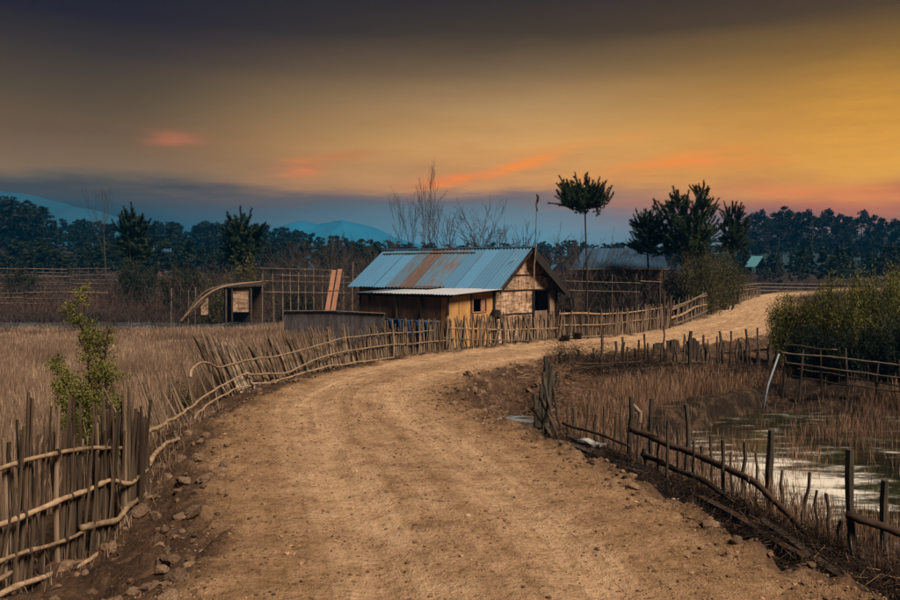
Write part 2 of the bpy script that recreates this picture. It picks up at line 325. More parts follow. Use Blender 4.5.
# ------------------------------------------------------------------ mesh helpers
def mesh_np(name, V, faces, material, smooth=False):
    """V (n,3); faces: list of int arrays (m,k)"""
    me = bpy.data.meshes.new(name)
    V = np.asarray(V, dtype=np.float32)
    faces = [np.asarray(f, dtype=np.int32) for f in faces if len(f)]
    lv = np.concatenate([f.ravel() for f in faces]); tot = np.concatenate([np.full(len(f), f.shape[1], np.int32) for f in faces])
    st = np.concatenate([[0], np.cumsum(tot)[:-1]]).astype(np.int32)
    me.vertices.add(len(V)); me.vertices.foreach_set('co', V.ravel())
    me.loops.add(len(lv)); me.loops.foreach_set('vertex_index', lv)
    me.polygons.add(len(tot)); me.polygons.foreach_set('loop_start', st); me.polygons.foreach_set('loop_total', tot)
    me.materials.append(material); me.update(calc_edges=True); me.validate()
    me.polygons.foreach_set('use_smooth', np.full(len(me.polygons), bool(smooth)))
    return me
class MB:
    def __init__(s): s.V = []; s.Q = []; s.T = []; s.n = 0
    def add(s, V, Q=(), T=()):
        V = np.asarray(V, float).reshape(-1, 3); b = s.n; s.V.append(V); s.n += len(V)
        if len(Q): s.Q.append(np.asarray(Q, int).reshape(-1, 4) + b)
        if len(T): s.T.append(np.asarray(T, int).reshape(-1, 3) + b)
        return s
    def box(s, c, size, rot=None, jit=0):
        h = np.array(size) / 2
        P = np.array([[x, y, z] for x in (-1, 1) for y in (-1, 1) for z in (-1, 1)], float) * h
        if jit: P += rng.uniform(-jit, jit, P.shape)
        if rot is not None: P = P @ np.array(rot).T
        return s.add(P + np.array(c), [[0, 1, 3, 2], [4, 6, 7, 5], [0, 4, 5, 1], [2, 3, 7, 6], [0, 2, 6, 4], [1, 5, 7, 3]])
    def hexa(s, a, b, c, d, t):
        """slab: quad a b c d extruded by vector t"""
        P = np.array([a, b, c, d], float); t = np.array(t, float)
        return s.add(np.vstack([P, P + t]), [[0, 1, 2, 3], [7, 6, 5, 4], [0, 4, 5, 1], [1, 5, 6, 2], [2, 6, 7, 3], [3, 7, 4, 0]])
    def tube(s, pts, rad, sides=6):
        pts = np.array(pts, float); n = len(pts)
        rad = np.full(n, rad, float) if np.isscalar(rad) else np.array(rad, float)
        tan = np.gradient(pts, axis=0) if n > 2 else np.repeat([pts[1] - pts[0]], 2, 0)
        tan /= np.maximum(np.linalg.norm(tan, axis=1, keepdims=True), 1e-9)
        ref = np.array([0, 0, 1.]) if abs(tan[0][2]) < .8 else np.array([1., 0, 0])
        u = np.cross(tan, ref); u /= np.maximum(np.linalg.norm(u, axis=1, keepdims=True), 1e-9); w = np.cross(tan, u)
        a = np.arange(sides) * 2 * math.pi / sides
        V = (pts[:, None] + rad[:, None, None] * (np.cos(a)[None, :, None] * u[:, None] + np.sin(a)[None, :, None] * w[:, None])).reshape(-1, 3)
        i = np.arange(n - 1)[:, None] * sides; j = np.arange(sides)[None]; j2 = (j + 1) % sides
        Q = np.stack([i + j, i + j2, i + sides + j2, i + sides + j], -1).reshape(-1, 4)
        b = len(V); V = np.vstack([V, pts[:1], pts[-1:]])
        T = [[b, (k + 1) % sides, k] for k in range(sides)] + [[b + 1, (n - 1) * sides + k, (n - 1) * sides + (k + 1) % sides] for k in range(sides)]
        return s.add(V, Q, T)
    def mesh(s, name, material, smooth=False):
        return mesh_np(name, np.vstack(s.V), [np.vstack(s.Q) if s.Q else [], np.vstack(s.T) if s.T else []], material, smooth)
    def build(s, name, material, parent=None, smooth=False, loc=None):
        V = np.vstack(s.V)
        if loc is not None: s.V = [V - np.array(loc)]
        o = bpy.data.objects.new(name, s.mesh(name, material, smooth)); COL.objects.link(o)
        if loc is not None: o.location = loc
        if parent is not None:
            o.parent = parent
            if loc is None: o.location = -parent.location if all(abs(a) < 1e-6 for a in parent.rotation_euler) else o.location
        return o
def tag(o, label=None, cat=None, group=None, kind=None):
    if label: o['label'] = label
    if cat: o['category'] = cat
    if group: o['group'] = group
    if kind: o['kind'] = kind
    return o
def empty(name, loc, rz=0):
    o = bpy.data.objects.new(name, None); COL.objects.link(o); o.location = loc; o.rotation_euler = (0, 0, rz); o.empty_display_size = .2
    return o
def inst(name, me, loc, rot=(0, 0, 0), scl=(1, 1, 1), parent=None):
    o = bpy.data.objects.new(name, me); COL.objects.link(o)
    o.parent = parent
    if parent is not None: loc = tuple(np.array(loc) - np.array(parent.location))
    if name in ('stake', 'cane'): o.rotation_mode = 'ZYX'
    o.location = loc; o.rotation_euler = rot; o.scale = scl
    return o
def copy_tree(o, parent=None):
    c = o.copy(); COL.objects.link(c)
    if parent is not None: c.parent = parent
    for ch in list(o.children): copy_tree(ch, c)
    return c
def ss(a, b, x):
    t = np.clip((x - a) / (b - a), 0, 1); return t * t * (3 - 2 * t)
# value noise on numpy arrays
_perm = rng.random((256, 256))
def vnoise(x, y):
    xi = np.floor(x).astype(int); yi = np.floor(y).astype(int); fx = x - xi; fy = y - yi
    fx = fx * fx * (3 - 2 * fx); fy = fy * fy * (3 - 2 * fy)
    g = lambda i, j: _perm[i & 255, j & 255]
    return (g(xi, yi) * (1 - fx) + g(xi + 1, yi) * fx) * (1 - fy) + (g(xi, yi + 1) * (1 - fx) + g(xi + 1, yi + 1) * fx) * fy - .5
def fbm(x, y, oc=4):
    r = 0; a = 1
    for k in range(oc):
        r = r + a * vnoise(x * 2 ** k + 17 * k, y * 2 ** k + 31 * k); a *= .5
    return r

# ------------------------------------------------------------------ terrain
cl = np.array([(.75, -14, 2.4), (.7, -4, 2.4), (.50, 3, 2.5), (.36, 5.8, 2.48), (-.26, 8.35, 2.26), (-.9, 10.7, 2.15), (-1.78, 14.2, 1.82), (-1.72, 16.5, 1.75), (-.85, 19.2, 1.7),
               (1.3, 22.5, 1.75), (4.6, 25.4, 1.75), (9.0, 29.6, 2.1), (14.0, 38, 2.2), (23.5, 60, 2.2), (32, 78, 2.2), (55, 100, 2.2), (120, 150, 2.2)])
def catmull(P, n=14):
    P = np.vstack([2 * P[0] - P[1], P, 2 * P[-1] - P[-2]]); out = []
    for i in range(1, len(P) - 2):
        for t in np.linspace(0, 1, n, endpoint=False):
            out.append(.5 * ((2 * P[i]) + (-P[i - 1] + P[i + 1]) * t + (2 * P[i - 1] - 5 * P[i] + 4 * P[i + 1] - P[i + 2]) * t ** 2 + (-P[i - 1] + 3 * P[i] - 3 * P[i + 1] + P[i + 2]) * t ** 3))
    return np.array(out + [P[-2]])
CLN = catmull(cl, 26)
tgt = np.gradient(CLN[:, :2], axis=0); tgt /= np.linalg.norm(tgt, axis=1, keepdims=True)
def road_sd(X, Y):
    """signed distance from the road's centre line (right is +), half width there, and the line's own y"""
    X = np.asarray(X, float); Y = np.asarray(Y, float); sh = X.shape; X = X.ravel(); Y = Y.ravel()
    s = np.empty(len(X)); w = np.empty(len(X)); cy = np.empty(len(X))
    for k in range(0, len(X), 20000):
        x = X[k:k + 20000]; y = Y[k:k + 20000]
        d2 = (x[:, None] - CLN[None, :, 0]) ** 2 + (y[:, None] - CLN[None, :, 1]) ** 2
        i = d2.argmin(1); dx = x - CLN[i, 0]; dy = y - CLN[i, 1]
        side = np.sign(dx * tgt[i, 1] - dy * tgt[i, 0]); along = np.abs(dx * tgt[i, 0] + dy * tgt[i, 1])
        s[k:k + 20000] = np.sqrt(np.maximum(d2[np.arange(len(x)), i] - np.minimum(along, .6) ** 2, 0)) * side
        w[k:k + 20000] = CLN[i, 2]; cy[k:k + 20000] = CLN[i, 1]
    return s.reshape(sh), w.reshape(sh), cy.reshape(sh)
ALONG = np.concatenate([[0], np.cumsum(np.linalg.norm(np.diff(CLN[:, :2], axis=0), axis=1))])
def cy_along(X, Y):
    sh = X.shape; x = X.ravel(); y = Y.ravel(); out = np.empty(len(x))
    for k in range(0, len(x), 20000):
        i = ((x[k:k + 20000, None] - CLN[None, :, 0]) ** 2 + (y[k:k + 20000, None] - CLN[None, :, 1]) ** 2).argmin(1)
        out[k:k + 20000] = ALONG[i] + (x[k:k + 20000] - CLN[i, 0]) * tgt[i, 0] + (y[k:k + 20000] - CLN[i, 1]) * tgt[i, 1]
    return out.reshape(sh)
def lerp(a, b, t): return a + (b - a) * t
def height(X, Y, masks=False):
    X = np.asarray(X, float); Y = np.asarray(Y, float)
    s, w, cy = road_sd(X, Y)
    edge = fbm(X * .7, Y * .7, 3) * .5 + fbm(X * 3, Y * 3, 2) * .12
    d = np.abs(s) - w + edge * (Y < 60)
    # left side
    hutg = ss(20, 25, Y) * ss(-12, -5, X)
    low = lerp(-.72, -.32, hutg)
    zl = -.30 * ss(0, 1.1, d) + (low + .30) * ss(1.0, 3.4, d)
    # right side: near ditch, then the bank inside the bend
    pond = -1.17 + .12 * fbm(X * .5, Y * .5, 3) + .05 * fbm(X * 2.5, Y * 2.5, 2)
    zd = -1.12 * ss(.05, .95, d); zd = lerp(zd, -.88, ss(1.0, 1.7, d)); zd = lerp(zd, pond, ss(2.1, 3.4, d))
    zb = -.62 * ss(0, 2.4, d); zb = lerp(zb, pond, ss(4.2, 4.75, d + .4 * fbm(X * .6, Y * .6, 2)))
    zr = lerp(zd, zb, ss(17.5, 20.5, cy))
    bush = ss(18.6, 20.6, Y + .35 * (X - 10)) * ss(8.2, 10.5, X)
    zr = lerp(zr, -.45, bush * ss(0, 2, d))
    zr = lerp(zr, -.4, ss(24, 34, X) * ss(0, 2, d))
    z = np.where(s < 0, zl, zr)
    z = z - .62 * np.exp(-(((X - 1.6) / .75) ** 2 + ((Y - 18.0) / .9) ** 2)) * (s > 0) * ss(0, .5, d)
    # ditch line across the far side of the reed field, higher fields beyond it
    far = ss(46, 60, Y)
    z = lerp(z, -.86, ss(41.5, 44.5, Y) * ss(58, 54, Y) * ss(-3, -8, X))
    z = z - .35 * np.exp(-((Y - 48.0) / 2.4) ** 2) * ss(-3, -8, X)
    z = lerp(z, np.where(np.abs(s) < w, 0, -.25), ss(54, 62, Y) * (ss(0, 3, d)))
    # road surface
    on = 1 - ss(-.3, .25, d)
    rut = -.055 * (np.exp(-((s - .85) / .32) ** 2) + np.exp(-((s + .75) / .34) ** 2)) * on
    z = z + rut + .03 * on * (1 - (s / w) ** 2).clip(0, 1)
    near = ss(120, 60, Y)
    z = z + near * (.035 * fbm(X * 1.7, Y * 1.7, 3) + .030 * fbm(X * 6, Y * 6, 3) * (1 - .55 * on))
    bank = ss(-.35, .1, d) * (1 - ss(2.2, 3.6, d))
    z = z + near * bank * .16 * fbm(X * 4.5, Y * 4.5, 3)
    # distant rise
    z = z + ss(70, 240, Y) * (2.5 + 9 * ss(-45, -120, X + (Y - 200) * .35) * ss(90, 200, Y) + 1.5 * fbm(X * .01, Y * .01, 2)) * ss(900, 400, Y)
    if masks:
        track = (np.exp(-((s - .85 + .25 * fbm(X * .3, Y * .3, 2)) / .50) ** 2) + np.exp(-((s + .75 + .25 * fbm(X * .3 + 9, Y * .3, 2)) / .60) ** 2)) * on; track = np.maximum(track, .45 * on * np.exp(-(s / 1.2) ** 2))
        track = np.maximum(track, .8 * on * ss(17, 25, Y))
        return z, on, (bank * ss(75, 40, Y)), track, s, cy_along(X, Y)
    return z
def H(x, y): return float(height(np.array([x]), np.array([y]))[0])

def geo(a, b, s0, g):
    out = [a]; s = s0
    while out[-1] < b: out.append(out[-1] + s); s *= g
    return out
xs = sorted([-v for v in geo(8, 2600, .14, 1.13)] + list(np.arange(-7.9, 14.9, .07)) + geo(15, 2600, .14, 1.13))
ys = sorted([-v for v in geo(-2.6, 60, .25, 1.35)][::-1] + list(np.arange(2.75, 33, .075)) + geo(33.1, 2600, .13, 1.075))
XX, YY = np.meshgrid(np.array(xs), np.array(ys))
ZZ, roadm, bankm, trackm, latm, lonm = height(XX, YY, True)
nx, ny = len(xs), len(ys)
V = np.stack([XX, YY, ZZ], -1).reshape(-1, 3)
i = np.arange(ny - 1)[:, None] * nx; j = np.arange(nx - 1)[None]
Q = np.stack([i + j, i + j + 1, i + nx + j + 1, i + nx + j], -1).reshape(-1, 4)
gm = mesh_np('ground', V, [Q], MT['ground'], True)
for nm, arr in (('road', roadm), ('bank', bankm), ('track', trackm), ('lat', latm), ('lon', lonm)):
    a = gm.attributes.new(nm, 'FLOAT', 'POINT'); a.data.foreach_set('value', arr.astype(np.float32).ravel())
go = bpy.data.objects.new('ground', gm); COL.objects.link(go); tag(go, 'brown dirt road winding between banks, ditch and marsh', kind='structure')

def sheet(name, pts, z, m, label):
    pts = [(x, y, z) for x, y in pts]
    mb = MB(); c = np.mean(pts, 0); n = len(pts)
    mb.add(np.vstack([pts, [c]]), T=[[k, (k + 1) % n, n] for k in range(n)])
    return tag(mb.build(name, m), label, kind='structure')
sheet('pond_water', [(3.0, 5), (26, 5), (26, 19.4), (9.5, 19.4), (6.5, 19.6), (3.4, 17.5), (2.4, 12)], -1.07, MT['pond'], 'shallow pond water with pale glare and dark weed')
sheet('ditch_water', [(.9, 16.9), (1.6, 16.7), (2.5, 17.3), (2.6, 18.6), (1.7, 19.3), (1.0, 18.8)], -.93, MT['ditchwater'], 'pale blue puddle in the roadside ditch')
ds = [k for k in range(len(CLN)) if 7 < CLN[k, 1] < 17.2][::5]
mbw = MB(); L0_ = [(CLN[k, 0] + tgt[k, 1] * (CLN[k, 2] + o), CLN[k, 1] - tgt[k, 0] * (CLN[k, 2] + o), -1.045) for k in ds for o in (.55, 1.75)]
mbw.add(L0_, [[2 * q, 2 * q + 1, 2 * q + 3, 2 * q + 2] for q in range(len(ds) - 1)]); tag(mbw.build('ditch_water', MT['ditchwater']), 'thin strip of icy water along the ditch bottom', kind='structure')
sheet('field_water', [(-70, 43.5), (-7, 43.5), (-7, 52.5), (-70, 52.5)], -.93, MT['ditchwater'], 'narrow channel across the far side of the reed field')

# mountains and far hills
def ridge(name, y0, depth, prof, label, c1, c2):
    px = np.array([p[0] for p in prof], float); py = np.array([p[1] for p in prof], float)
    xs_ = np.linspace(px[0], px[-1], 170); top = np.interp(xs_, px, py)
    rows = 18; P = []
    for r in range(rows):
        t = r / (rows - 1)
        Yr = y0 + (t - .5) * depth
        k = math.sin(math.pi * t) ** .8
        X = (xs_ - 450) / F * y0
        h = (CH + (HY - top) / F * y0)
        z = -6 + (h + 6) * k * (1 - .30 * np.abs(fbm(X * .012 + 5, np.full_like(X, Yr * .012), 4)) * (1 if abs(t - .5) > .08 else 0)) + (3 * fbm(X * .03, np.full_like(X, 3.), 3) if abs(t - .5) < .08 else 0)
        P.append(np.stack([X, np.full_like(X, Yr), z], -1))
    P = np.array(P).reshape(-1, 3); n = len(xs_)
    i = np.arange(rows - 1)[:, None] * n; j = np.arange(n - 1)[None]
    Q = np.stack([i + j, i + j + 1, i + n + j + 1, i + n + j], -1).reshape(-1, 4)
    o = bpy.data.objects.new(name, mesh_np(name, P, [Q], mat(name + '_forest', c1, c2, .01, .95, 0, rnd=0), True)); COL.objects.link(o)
    return tag(o, label, kind='structure')
ridge('mountain', 1050, 340, [(200, 262), (240, 246), (262, 236), (278, 229), (296, 223), (306, 222), (318, 224), (330, 222), (345, 219), (360, 223), (378, 229), (395, 238), (430, 248), (480, 258), (520, 266)], 'blue mountain range beyond the forest', (.010, .105, .19), (.016, .14, .24))  # the blue of distant haze is put into the slope colour
ridge('mountain', 600, 170, [(-400, 210), (-200, 190), (-60, 184), (0, 188), (30, 195), (60, 202), (90, 210), (120, 218), (170, 232), (230, 250), (280, 262)], 'blue hill range on the far left', (.010, .055, .095), (.016, .075, .12))  # haze blue mixed into this range's own colour too
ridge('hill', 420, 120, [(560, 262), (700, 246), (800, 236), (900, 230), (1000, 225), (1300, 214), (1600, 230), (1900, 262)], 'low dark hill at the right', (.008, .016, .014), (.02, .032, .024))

# ------------------------------------------------------------------ pixels to places
def G(px, py, z=0.):
    Y = F * (CH - z) / (py - HY); return np.array([(px - 450) * Y / F, Y, z])
def at(px, py, Y): return np.array([(px - 450) * Y / F, Y, CH + (HY - py) * Y / F])

# ------------------------------------------------------------------ stakes, rails, posts
def stake_mesh(mt, k, r=.016, sides=5, h=1.0, knots=True):
    rr = random.Random(k); n = 5; pts = []; rad = []
    bx = rr.uniform(-.03, .03); by = rr.uniform(-.03, .03)
    for i in range(n):
        t = i / (n - 1); pts.append((bx * math.sin(t * 3), by * math.sin(t * 2.4), t * h)); rad.append(r * rr.uniform(.8, 1.1) * (1 - .25 * t))
    mb = MB(); mb.tube(pts, rad, sides); return mb.mesh('stake', MT[mt])
STK = {m: [stake_mesh(m, k) for k in range(8)] for m in ('stake', 'stake_near')}
STKP = [stake_mesh('post', 40 + k, .03, 6) for k in range(5)]
def rail(pts, r, mt, parent, name='rail', sides=6, sub=5, wob=.006):
    P = np.array(pts, float)
    if len(P) > 2: P = catmull(P, sub)
    else: P = np.array([P[0] + (P[1] - P[0]) * t for t in np.linspace(0, 1, 7)])
    seg = np.concatenate([[0], np.cumsum(np.linalg.norm(np.diff(P, axis=0), axis=1))]); near = P[:, 1].min() < 21
    if near:
        tt = np.arange(0, seg[-1], .07); P = np.stack([np.interp(tt, seg, P[:, k]) for k in range(3)], -1); wob = wob * .45
        kn = np.arange(0, seg[-1] + .5, .38); P = P + np.stack([np.interp(tt, kn, rng.uniform(-1, 1, len(kn))) * q for q in (.012, .012, .016)], -1)
    n = len(P); P = P + np.stack([rng.uniform(-wob, wob, n), rng.uniform(-wob, wob, n), rng.uniform(-wob, wob, n)], -1)
    rad = r * (1 - .35 * np.linspace(0, 1, n)) * rng.uniform(.93, 1.06, n)
    if near: rad = rad * np.where(np.arange(n) % 5 == 2, 1.2, .97)
    mb = MB(); mb.tube(P, rad, sides)
    return mb.build(name, MT[mt], parent, True)
class Curve:
    """a fence line in plan, given by photo columns and distances"""
    def __init__(s, pts): s.px = [p[0] for p in pts]; s.Y = [p[1] for p in pts]
    def __call__(s, px, off=0.):
        Y = float(np.interp(px, s.px, s.Y)) - off; return np.array([(px - 450) * Y / F, Y])
    def rail3(s, pts, off=.05):
        out = []
        for px, py in pts:
            x, y = s(px, off); out.append((x, y, CH + (HY - py) * y / F))
        return out
    def walk(s, a, b, step):
        """points every step metres between columns a and b"""
        pp = np.linspace(a, b, 400); P = np.array([s(p) for p in pp]); d = np.concatenate([[0], np.cumsum(np.linalg.norm(np.diff(P, axis=0), axis=1))])
        for t in np.arange(0, d[-1], step):
            px = float(np.interp(t, d, pp)); yield px, s(px)

FENCE_L = Curve([(-1500, 2.9), (-700, 4.0), (-300, 5.0), (-100, 5.9), (0, 6.7), (60, 7.25), (130, 8.3), (150, 9.4), (170, 11.2), (200, 14.4), (225, 16.4), (245, 17.6), (262, 18.2), (290, 19.2), (330, 20.6), (390, 22.8), (440, 24.4), (500, 25.9), (560, 27.3), (620, 29.3), (665, 32.2), (690, 37), (705, 42), (735, 55), (760, 72)])
def stakes(parent, a, b, step, top, mt='stake', lean=(0, 0), jitter=.5, rad=1., sink=.15, layer=.05):
    for px, (x, y) in FENCE_L.walk(a, b, step):
        x += random.uniform(-step, step) * jitter * .5; y += random.uniform(-layer, layer)
        g = H(x, y) - sink
        tp = (top(px) if callable(top) else top)
        zt = CH + (HY - tp) * y / F; h = (zt - g) * random.uniform(.84, 1.08)
        if random.random() < .08: h *= random.uniform(.6, .85)
        lx = lean[0] + random.gauss(0, .05); ly = lean[1] + random.gauss(0, .05)
        s = rad * random.uniform(.75, 1.35)
        inst('stake', random.choice(STK[mt]), (x, y, g), (ly, lx, random.uniform(0, 6.28)) , (s, s, h), parent)

def fence_thing(px, label, name='bamboo_fence', group=None):
    x, y = FENCE_L(px); return tag(empty(name, (x, y, H(x, y))), label, 'fence', group)
# 1 the near panel
f1 = fence_thing(60, 'nearest tall bamboo stake fence at the left edge with four pale crooked rails')
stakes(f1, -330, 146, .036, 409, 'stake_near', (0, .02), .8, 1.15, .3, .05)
for px in range(-5, 146, 5):
    if random.random() < .35:
        x, y = FENCE_L(px, .0); inst('stake', random.choice(STK['stake']), (x, y - .03, H(x, y) - .2), (0, random.gauss(0, .03), 1), (1.5, 1.5, 1.5 + random.uniform(-.2, .15)), f1)
rail(FENCE_L.rail3([(-330, 540), (-120, 504), (0, 470), (30, 461), (60, 452), (88, 447), (112, 448), (143, 447)], .09), .027, 'rail', f1)
rail(FENCE_L.rail3([(-330, 640), (-120, 568), (0, 523), (30, 512), (60, 500), (88, 490), (110, 481), (130, 484), (142, 474), (152, 462)], .09), .032, 'rail', f1)
rail(FENCE_L.rail3([(-60, 588), (0, 562), (25, 552), (50, 545), (75, 536), (90, 528)], .09), .024, 'rail', f1)
rail(FENCE_L.rail3([(82, 527), (105, 523), (118, 520), (127, 508), (140, 497), (154, 488)], .11), .034, 'rail', f1)
rail(FENCE_L.rail3([(-80, 640), (0, 595), (35, 580), (80, 566), (105, 551), (124, 538)], .12), .03, 'rail', f1)
rail(FENCE_L.rail3([(-10, 586), (5, 578), (16, 570)], .16), .026, 'rail', f1)
for px, py, q in ((18, 464, .029), (58, 452.5, .027), (104, 447.5, .024), (24, 514.5, .033), (70, 497, .030), (118, 482.5, .027), (30, 551, .024), (66, 540, .022), (44, 577.5, .028), (92, 559, .025)):
    A_ = np.array(FENCE_L.rail3([(px - 1.2, py), (px + 1.2, py - .4)], .1)); mb = MB()
    for t in (.2, .5, .8): c_ = A_[0] + (A_[1] - A_[0]) * t; mb.tube([c_ - (A_[1] - A_[0]) * .1, c_ + (A_[1] - A_[0]) * .1], q * 1.22, 8)
    mb.tube([A_.mean(0) + [0, .02, -.05], A_.mean(0) + [.01, .09, .06]], .006, 4)
    mb.build('binding', MT['post'], f1)
# 2 the thin part that climbs to the bend
f2 = fence_thing(190, 'sparse slanting bamboo fence between the near panel and the pale bundle')
for px, (x, y) in FENCE_L.walk(148, 243, .27):
    g = H(x, y) - .2; h = CH + (HY - np.interp(px, [140, 190, 243], [386, 362, 348])) * y / F - g
    s = random.uniform(.7, 1.15)
    inst('stake', random.choice(STK['stake']), (x + random.uniform(-.1, .1), y, g), (random.gauss(.05, .06), -.32 + random.gauss(0, .09), random.random() * 6), (s, s, h * random.uniform(.75, 1.12)), f2)
rail(FENCE_L.rail3([(140, 436), (158, 427), (176, 417), (194, 405), (198, 401), (209, 394), (220, 387), (240, 376), (250, 372)]), .029, 'rail', f2)
rail(FENCE_L.rail3([(150, 462), (158, 450), (168, 443), (180, 437), (191, 428), (195, 418), (204, 408), (220, 397), (235, 390), (251, 386)]), .030, 'rail', f2)
rail(FENCE_L.rail3([(162, 473), (168, 462), (178, 452), (192, 441), (197, 430), (195, 421)]), .023, 'rail', f2)
rail(FENCE_L.rail3([(190, 377), (192, 369), (202, 362), (212, 365), (222, 367), (233, 363)]), .026, 'rail', f2)
# 3 bundle at the corner
f3 = tag(empty('bamboo_bundle', (*FENCE_L(250), H(*FENCE_L(250)))), 'pale fan of bundled bamboo canes leaning at the outer bend of the road', 'bamboo bundle')
BND = [m_.copy() for m_ in STK['stake'][:4]]
for m_ in BND: m_.materials.clear(); m_.materials.append(MT['bundle'])
for k in range(52):
    px = 246 + random.uniform(-3, 12); x, y = FENCE_L(px, random.uniform(-.1, .15)); g = H(x, y) - .1
    s = random.uniform(1.1, 1.8)
    inst('cane', random.choice(BND), (x, y, g), (random.gauss(-.02, .05), -.52 + (px - 246) * .006 + random.gauss(0, .04), random.random() * 6), (s, s, random.uniform(.9, 1.35)), f3)
# 4 the leaning fence round the bend
f4 = fence_thing(330, 'long leaning bamboo fence curving round the outside of the bend')
for px, (x, y) in FENCE_L.walk(228, 452, .04):
    x += random.uniform(-.04, .04); y += random.uniform(-.06, .06); g = H(x, y) - .15
    tp = np.interp(px, [228, 262, 290, 340, 400, 452], [334, 344, 337, 326, 321, 319]); h = (CH + (HY - tp) * y / F - g) * random.uniform(.78, 1.06)
    ln = np.interp(px, [228, 300, 360, 452], [-.46, -.38, -.14, 0]) + random.gauss(0, .07); s = random.uniform(.9, 2.0)
    inst('stake', random.choice(STK['stake']), (x, y, g), (random.gauss(0, .05), ln, random.random() * 6), (s, s, h / math.cos(ln)), f4)
rail(FENCE_L.rail3([(230, 364), (256, 359), (281, 355), (310, 348), (337, 340), (368, 335), (390, 333), (412, 332), (434, 331)]), .026, 'rail', f4)
rail(FENCE_L.rail3([(247, 375), (266, 374), (287, 373), (300, 367), (312, 361), (330, 355), (349, 351), (368, 348), (392, 345), (415, 343.5), (449, 340)]), .028, 'rail', f4)
rail(FENCE_L.rail3([(252, 384), (268, 383), (293, 376), (324, 367), (345, 364), (368, 361), (400, 357), (430, 353.5), (455, 350)], .1), .026, 'rail', f4)
# 5 in front of the hut
f5 = fence_thing(520, 'dense bamboo fence along the road in front of the hut')
for px, (x, y) in FENCE_L.walk(448, 562, .036):
    x += random.uniform(-.05, .05); y += random.uniform(-.06, .06); g = H(x, y) - .15
    tp = np.interp(px, [448, 500, 540, 562], [319, 314, 316, 312]); h = (CH + (HY - tp) * y / F - g) * random.uniform(.84, 1.08)
    ln = random.gauss(-.03, .09); s = random.uniform(1.1, 2.4)
    inst('stake', random.choice(STK['stake']), (x, y, g), (random.gauss(0, .05), ln, random.random() * 6), (s, s, h), f5)
rail(FENCE_L.rail3([(448, 328), (480, 329), (506, 330), (530, 329), (562, 328)], .08), .03, 'rail', f5)
rail(FENCE_L.rail3([(444, 338), (480, 340), (510, 340), (540, 341), (562, 338)], .08), .024, 'rail_dim', f5)
rail(FENCE_L.rail3([(436, 353), (470, 349), (500, 347), (535, 345)], .12), .026, 'rail', f5)
for a, b in (((455, 318), (462, 348)), ((524, 316), (534, 346)), ((448, 316), (446, 350))):
    rail(FENCE_L.rail3([a, b], .1), .04, 'rail_dim', f5, 'brace')
# 6 on from the hut
f6 = fence_thing(620, 'bamboo fence with two pale rails between the hut and the tall dark post')
for px, (x, y) in FENCE_L.walk(560, 667, .06):
    x += random.uniform(-.05, .05); y += random.uniform(-.06, .06); g = H(x, y) - .15
    tp = np.interp(px, [560, 600, 640, 667], [311, 310, 306, 302]); h = (CH + (HY - tp) * y / F - g) * random.uniform(.76, 1.08)
    s = random.uniform(1.1, 2.2)
    inst('stake', random.choice(STK['stake']), (x, y, g), (random.gauss(0, .05), random.gauss(.02, .06), random.random() * 6), (s, s, h), f6)
rail(FENCE_L.rail3([(560, 314), (580, 313), (600, 314), (624, 313), (640, 311), (666, 307)], .1), .036, 'rail', f6)
rail(FENCE_L.rail3([(558, 325), (585, 325), (610, 324), (640, 320), (666, 317)], .1), .03, 'rail', f6)
rail(FENCE_L.rail3([(560, 338), (600, 336), (640, 333), (660, 329)], .12), .028, 'rail_dim', f6)
x, y = FENCE_L(664, .15); inst('post', STKP[0], (x, y, H(x, y) - .2), (0, .02, 0), (1.8, 1.8, 1.75), f6)
x, y = FENCE_L(669, .1); inst('post', STKP[1], (x, y, H(x, y) - .2), (0, .05, 0), (2.6, 2.6, 1.55), f6)
# 7 along the far straight
f7 = fence_thing(700, 'rail fence with wavy pale poles under the pines beside the far road')
for px, (x, y) in FENCE_L.walk(670, 762, .34):
    g = H(x, y) - .15; s = random.uniform(1.2, 2.2)
    inst('stake', random.choice(STK['stake']), (x, y, g), (random.gauss(0, .08), random.gauss(0, .1), 0), (s, s, random.uniform(.9, 1.45)), f7)
rail(FENCE_L.rail3([(668, 311), (678, 307), (687, 303), (696, 298), (705, 296), (718, 293), (732, 291), (760, 288)], .1), .055, 'rail', f7)
rail(FENCE_L.rail3([(671, 318), (683, 314), (690, 310), (695, 307), (704, 305), (713, 303), (728, 298), (745, 294)], .14), .055, 'rail', f7)
rail(FENCE_L.rail3([(673, 307), (690, 301), (712, 291), (735, 286), (765, 283)], .1), .05, 'rail_dim', f7)
rail(FENCE_L.rail3([(676, 324), (700, 314), (725, 304), (750, 296)], .1), .05, 'rail_dim', f7)
for px in (732, 737): x, y = FENCE_L(px, .1); inst('post', STKP[px % 5], (x, y, H(x, y) - .2), (0, 0, 0), (4, 4, 1.75), f7)

# ------------------------------------------------------------------ pond fences
def posts_line(parent, items, mt='post', yofs=0):
    """items: column, top row, base row, base height, half width px, lean px at the top"""
    for px, ty, by, z, r, lp in items:
        p = G(px, by, z); Y = p[1]; zg = H(p[0], p[1]) - .15
        t = at(px + lp, ty, Y); b = (p[0], Y, zg)
        mb = MB(); n = 6; pts = [np.array(b) + (t - np.array(b)) * k / (n - 1) + np.array([random.uniform(-1, 1) * .022, random.uniform(-1, 1) * .022, 0]) for k in range(n)]
        rr = r * Y / F; mb.tube(pts, [rr * random.uniform(.85, 1.15) for _ in range(n)], 7)
        o = mb.build('post', MT[mt], None, False, loc=b); o.parent = parent; o.location = Vector(b) - parent.location
def pfence(px, py, z, label, name='post_fence'):
    p = G(px, py, z); return tag(empty(name, tuple(p)), label, 'fence')
p1 = pfence(620, 380, -.6, 'row of thin dark posts on the bank between the road and the reeds')
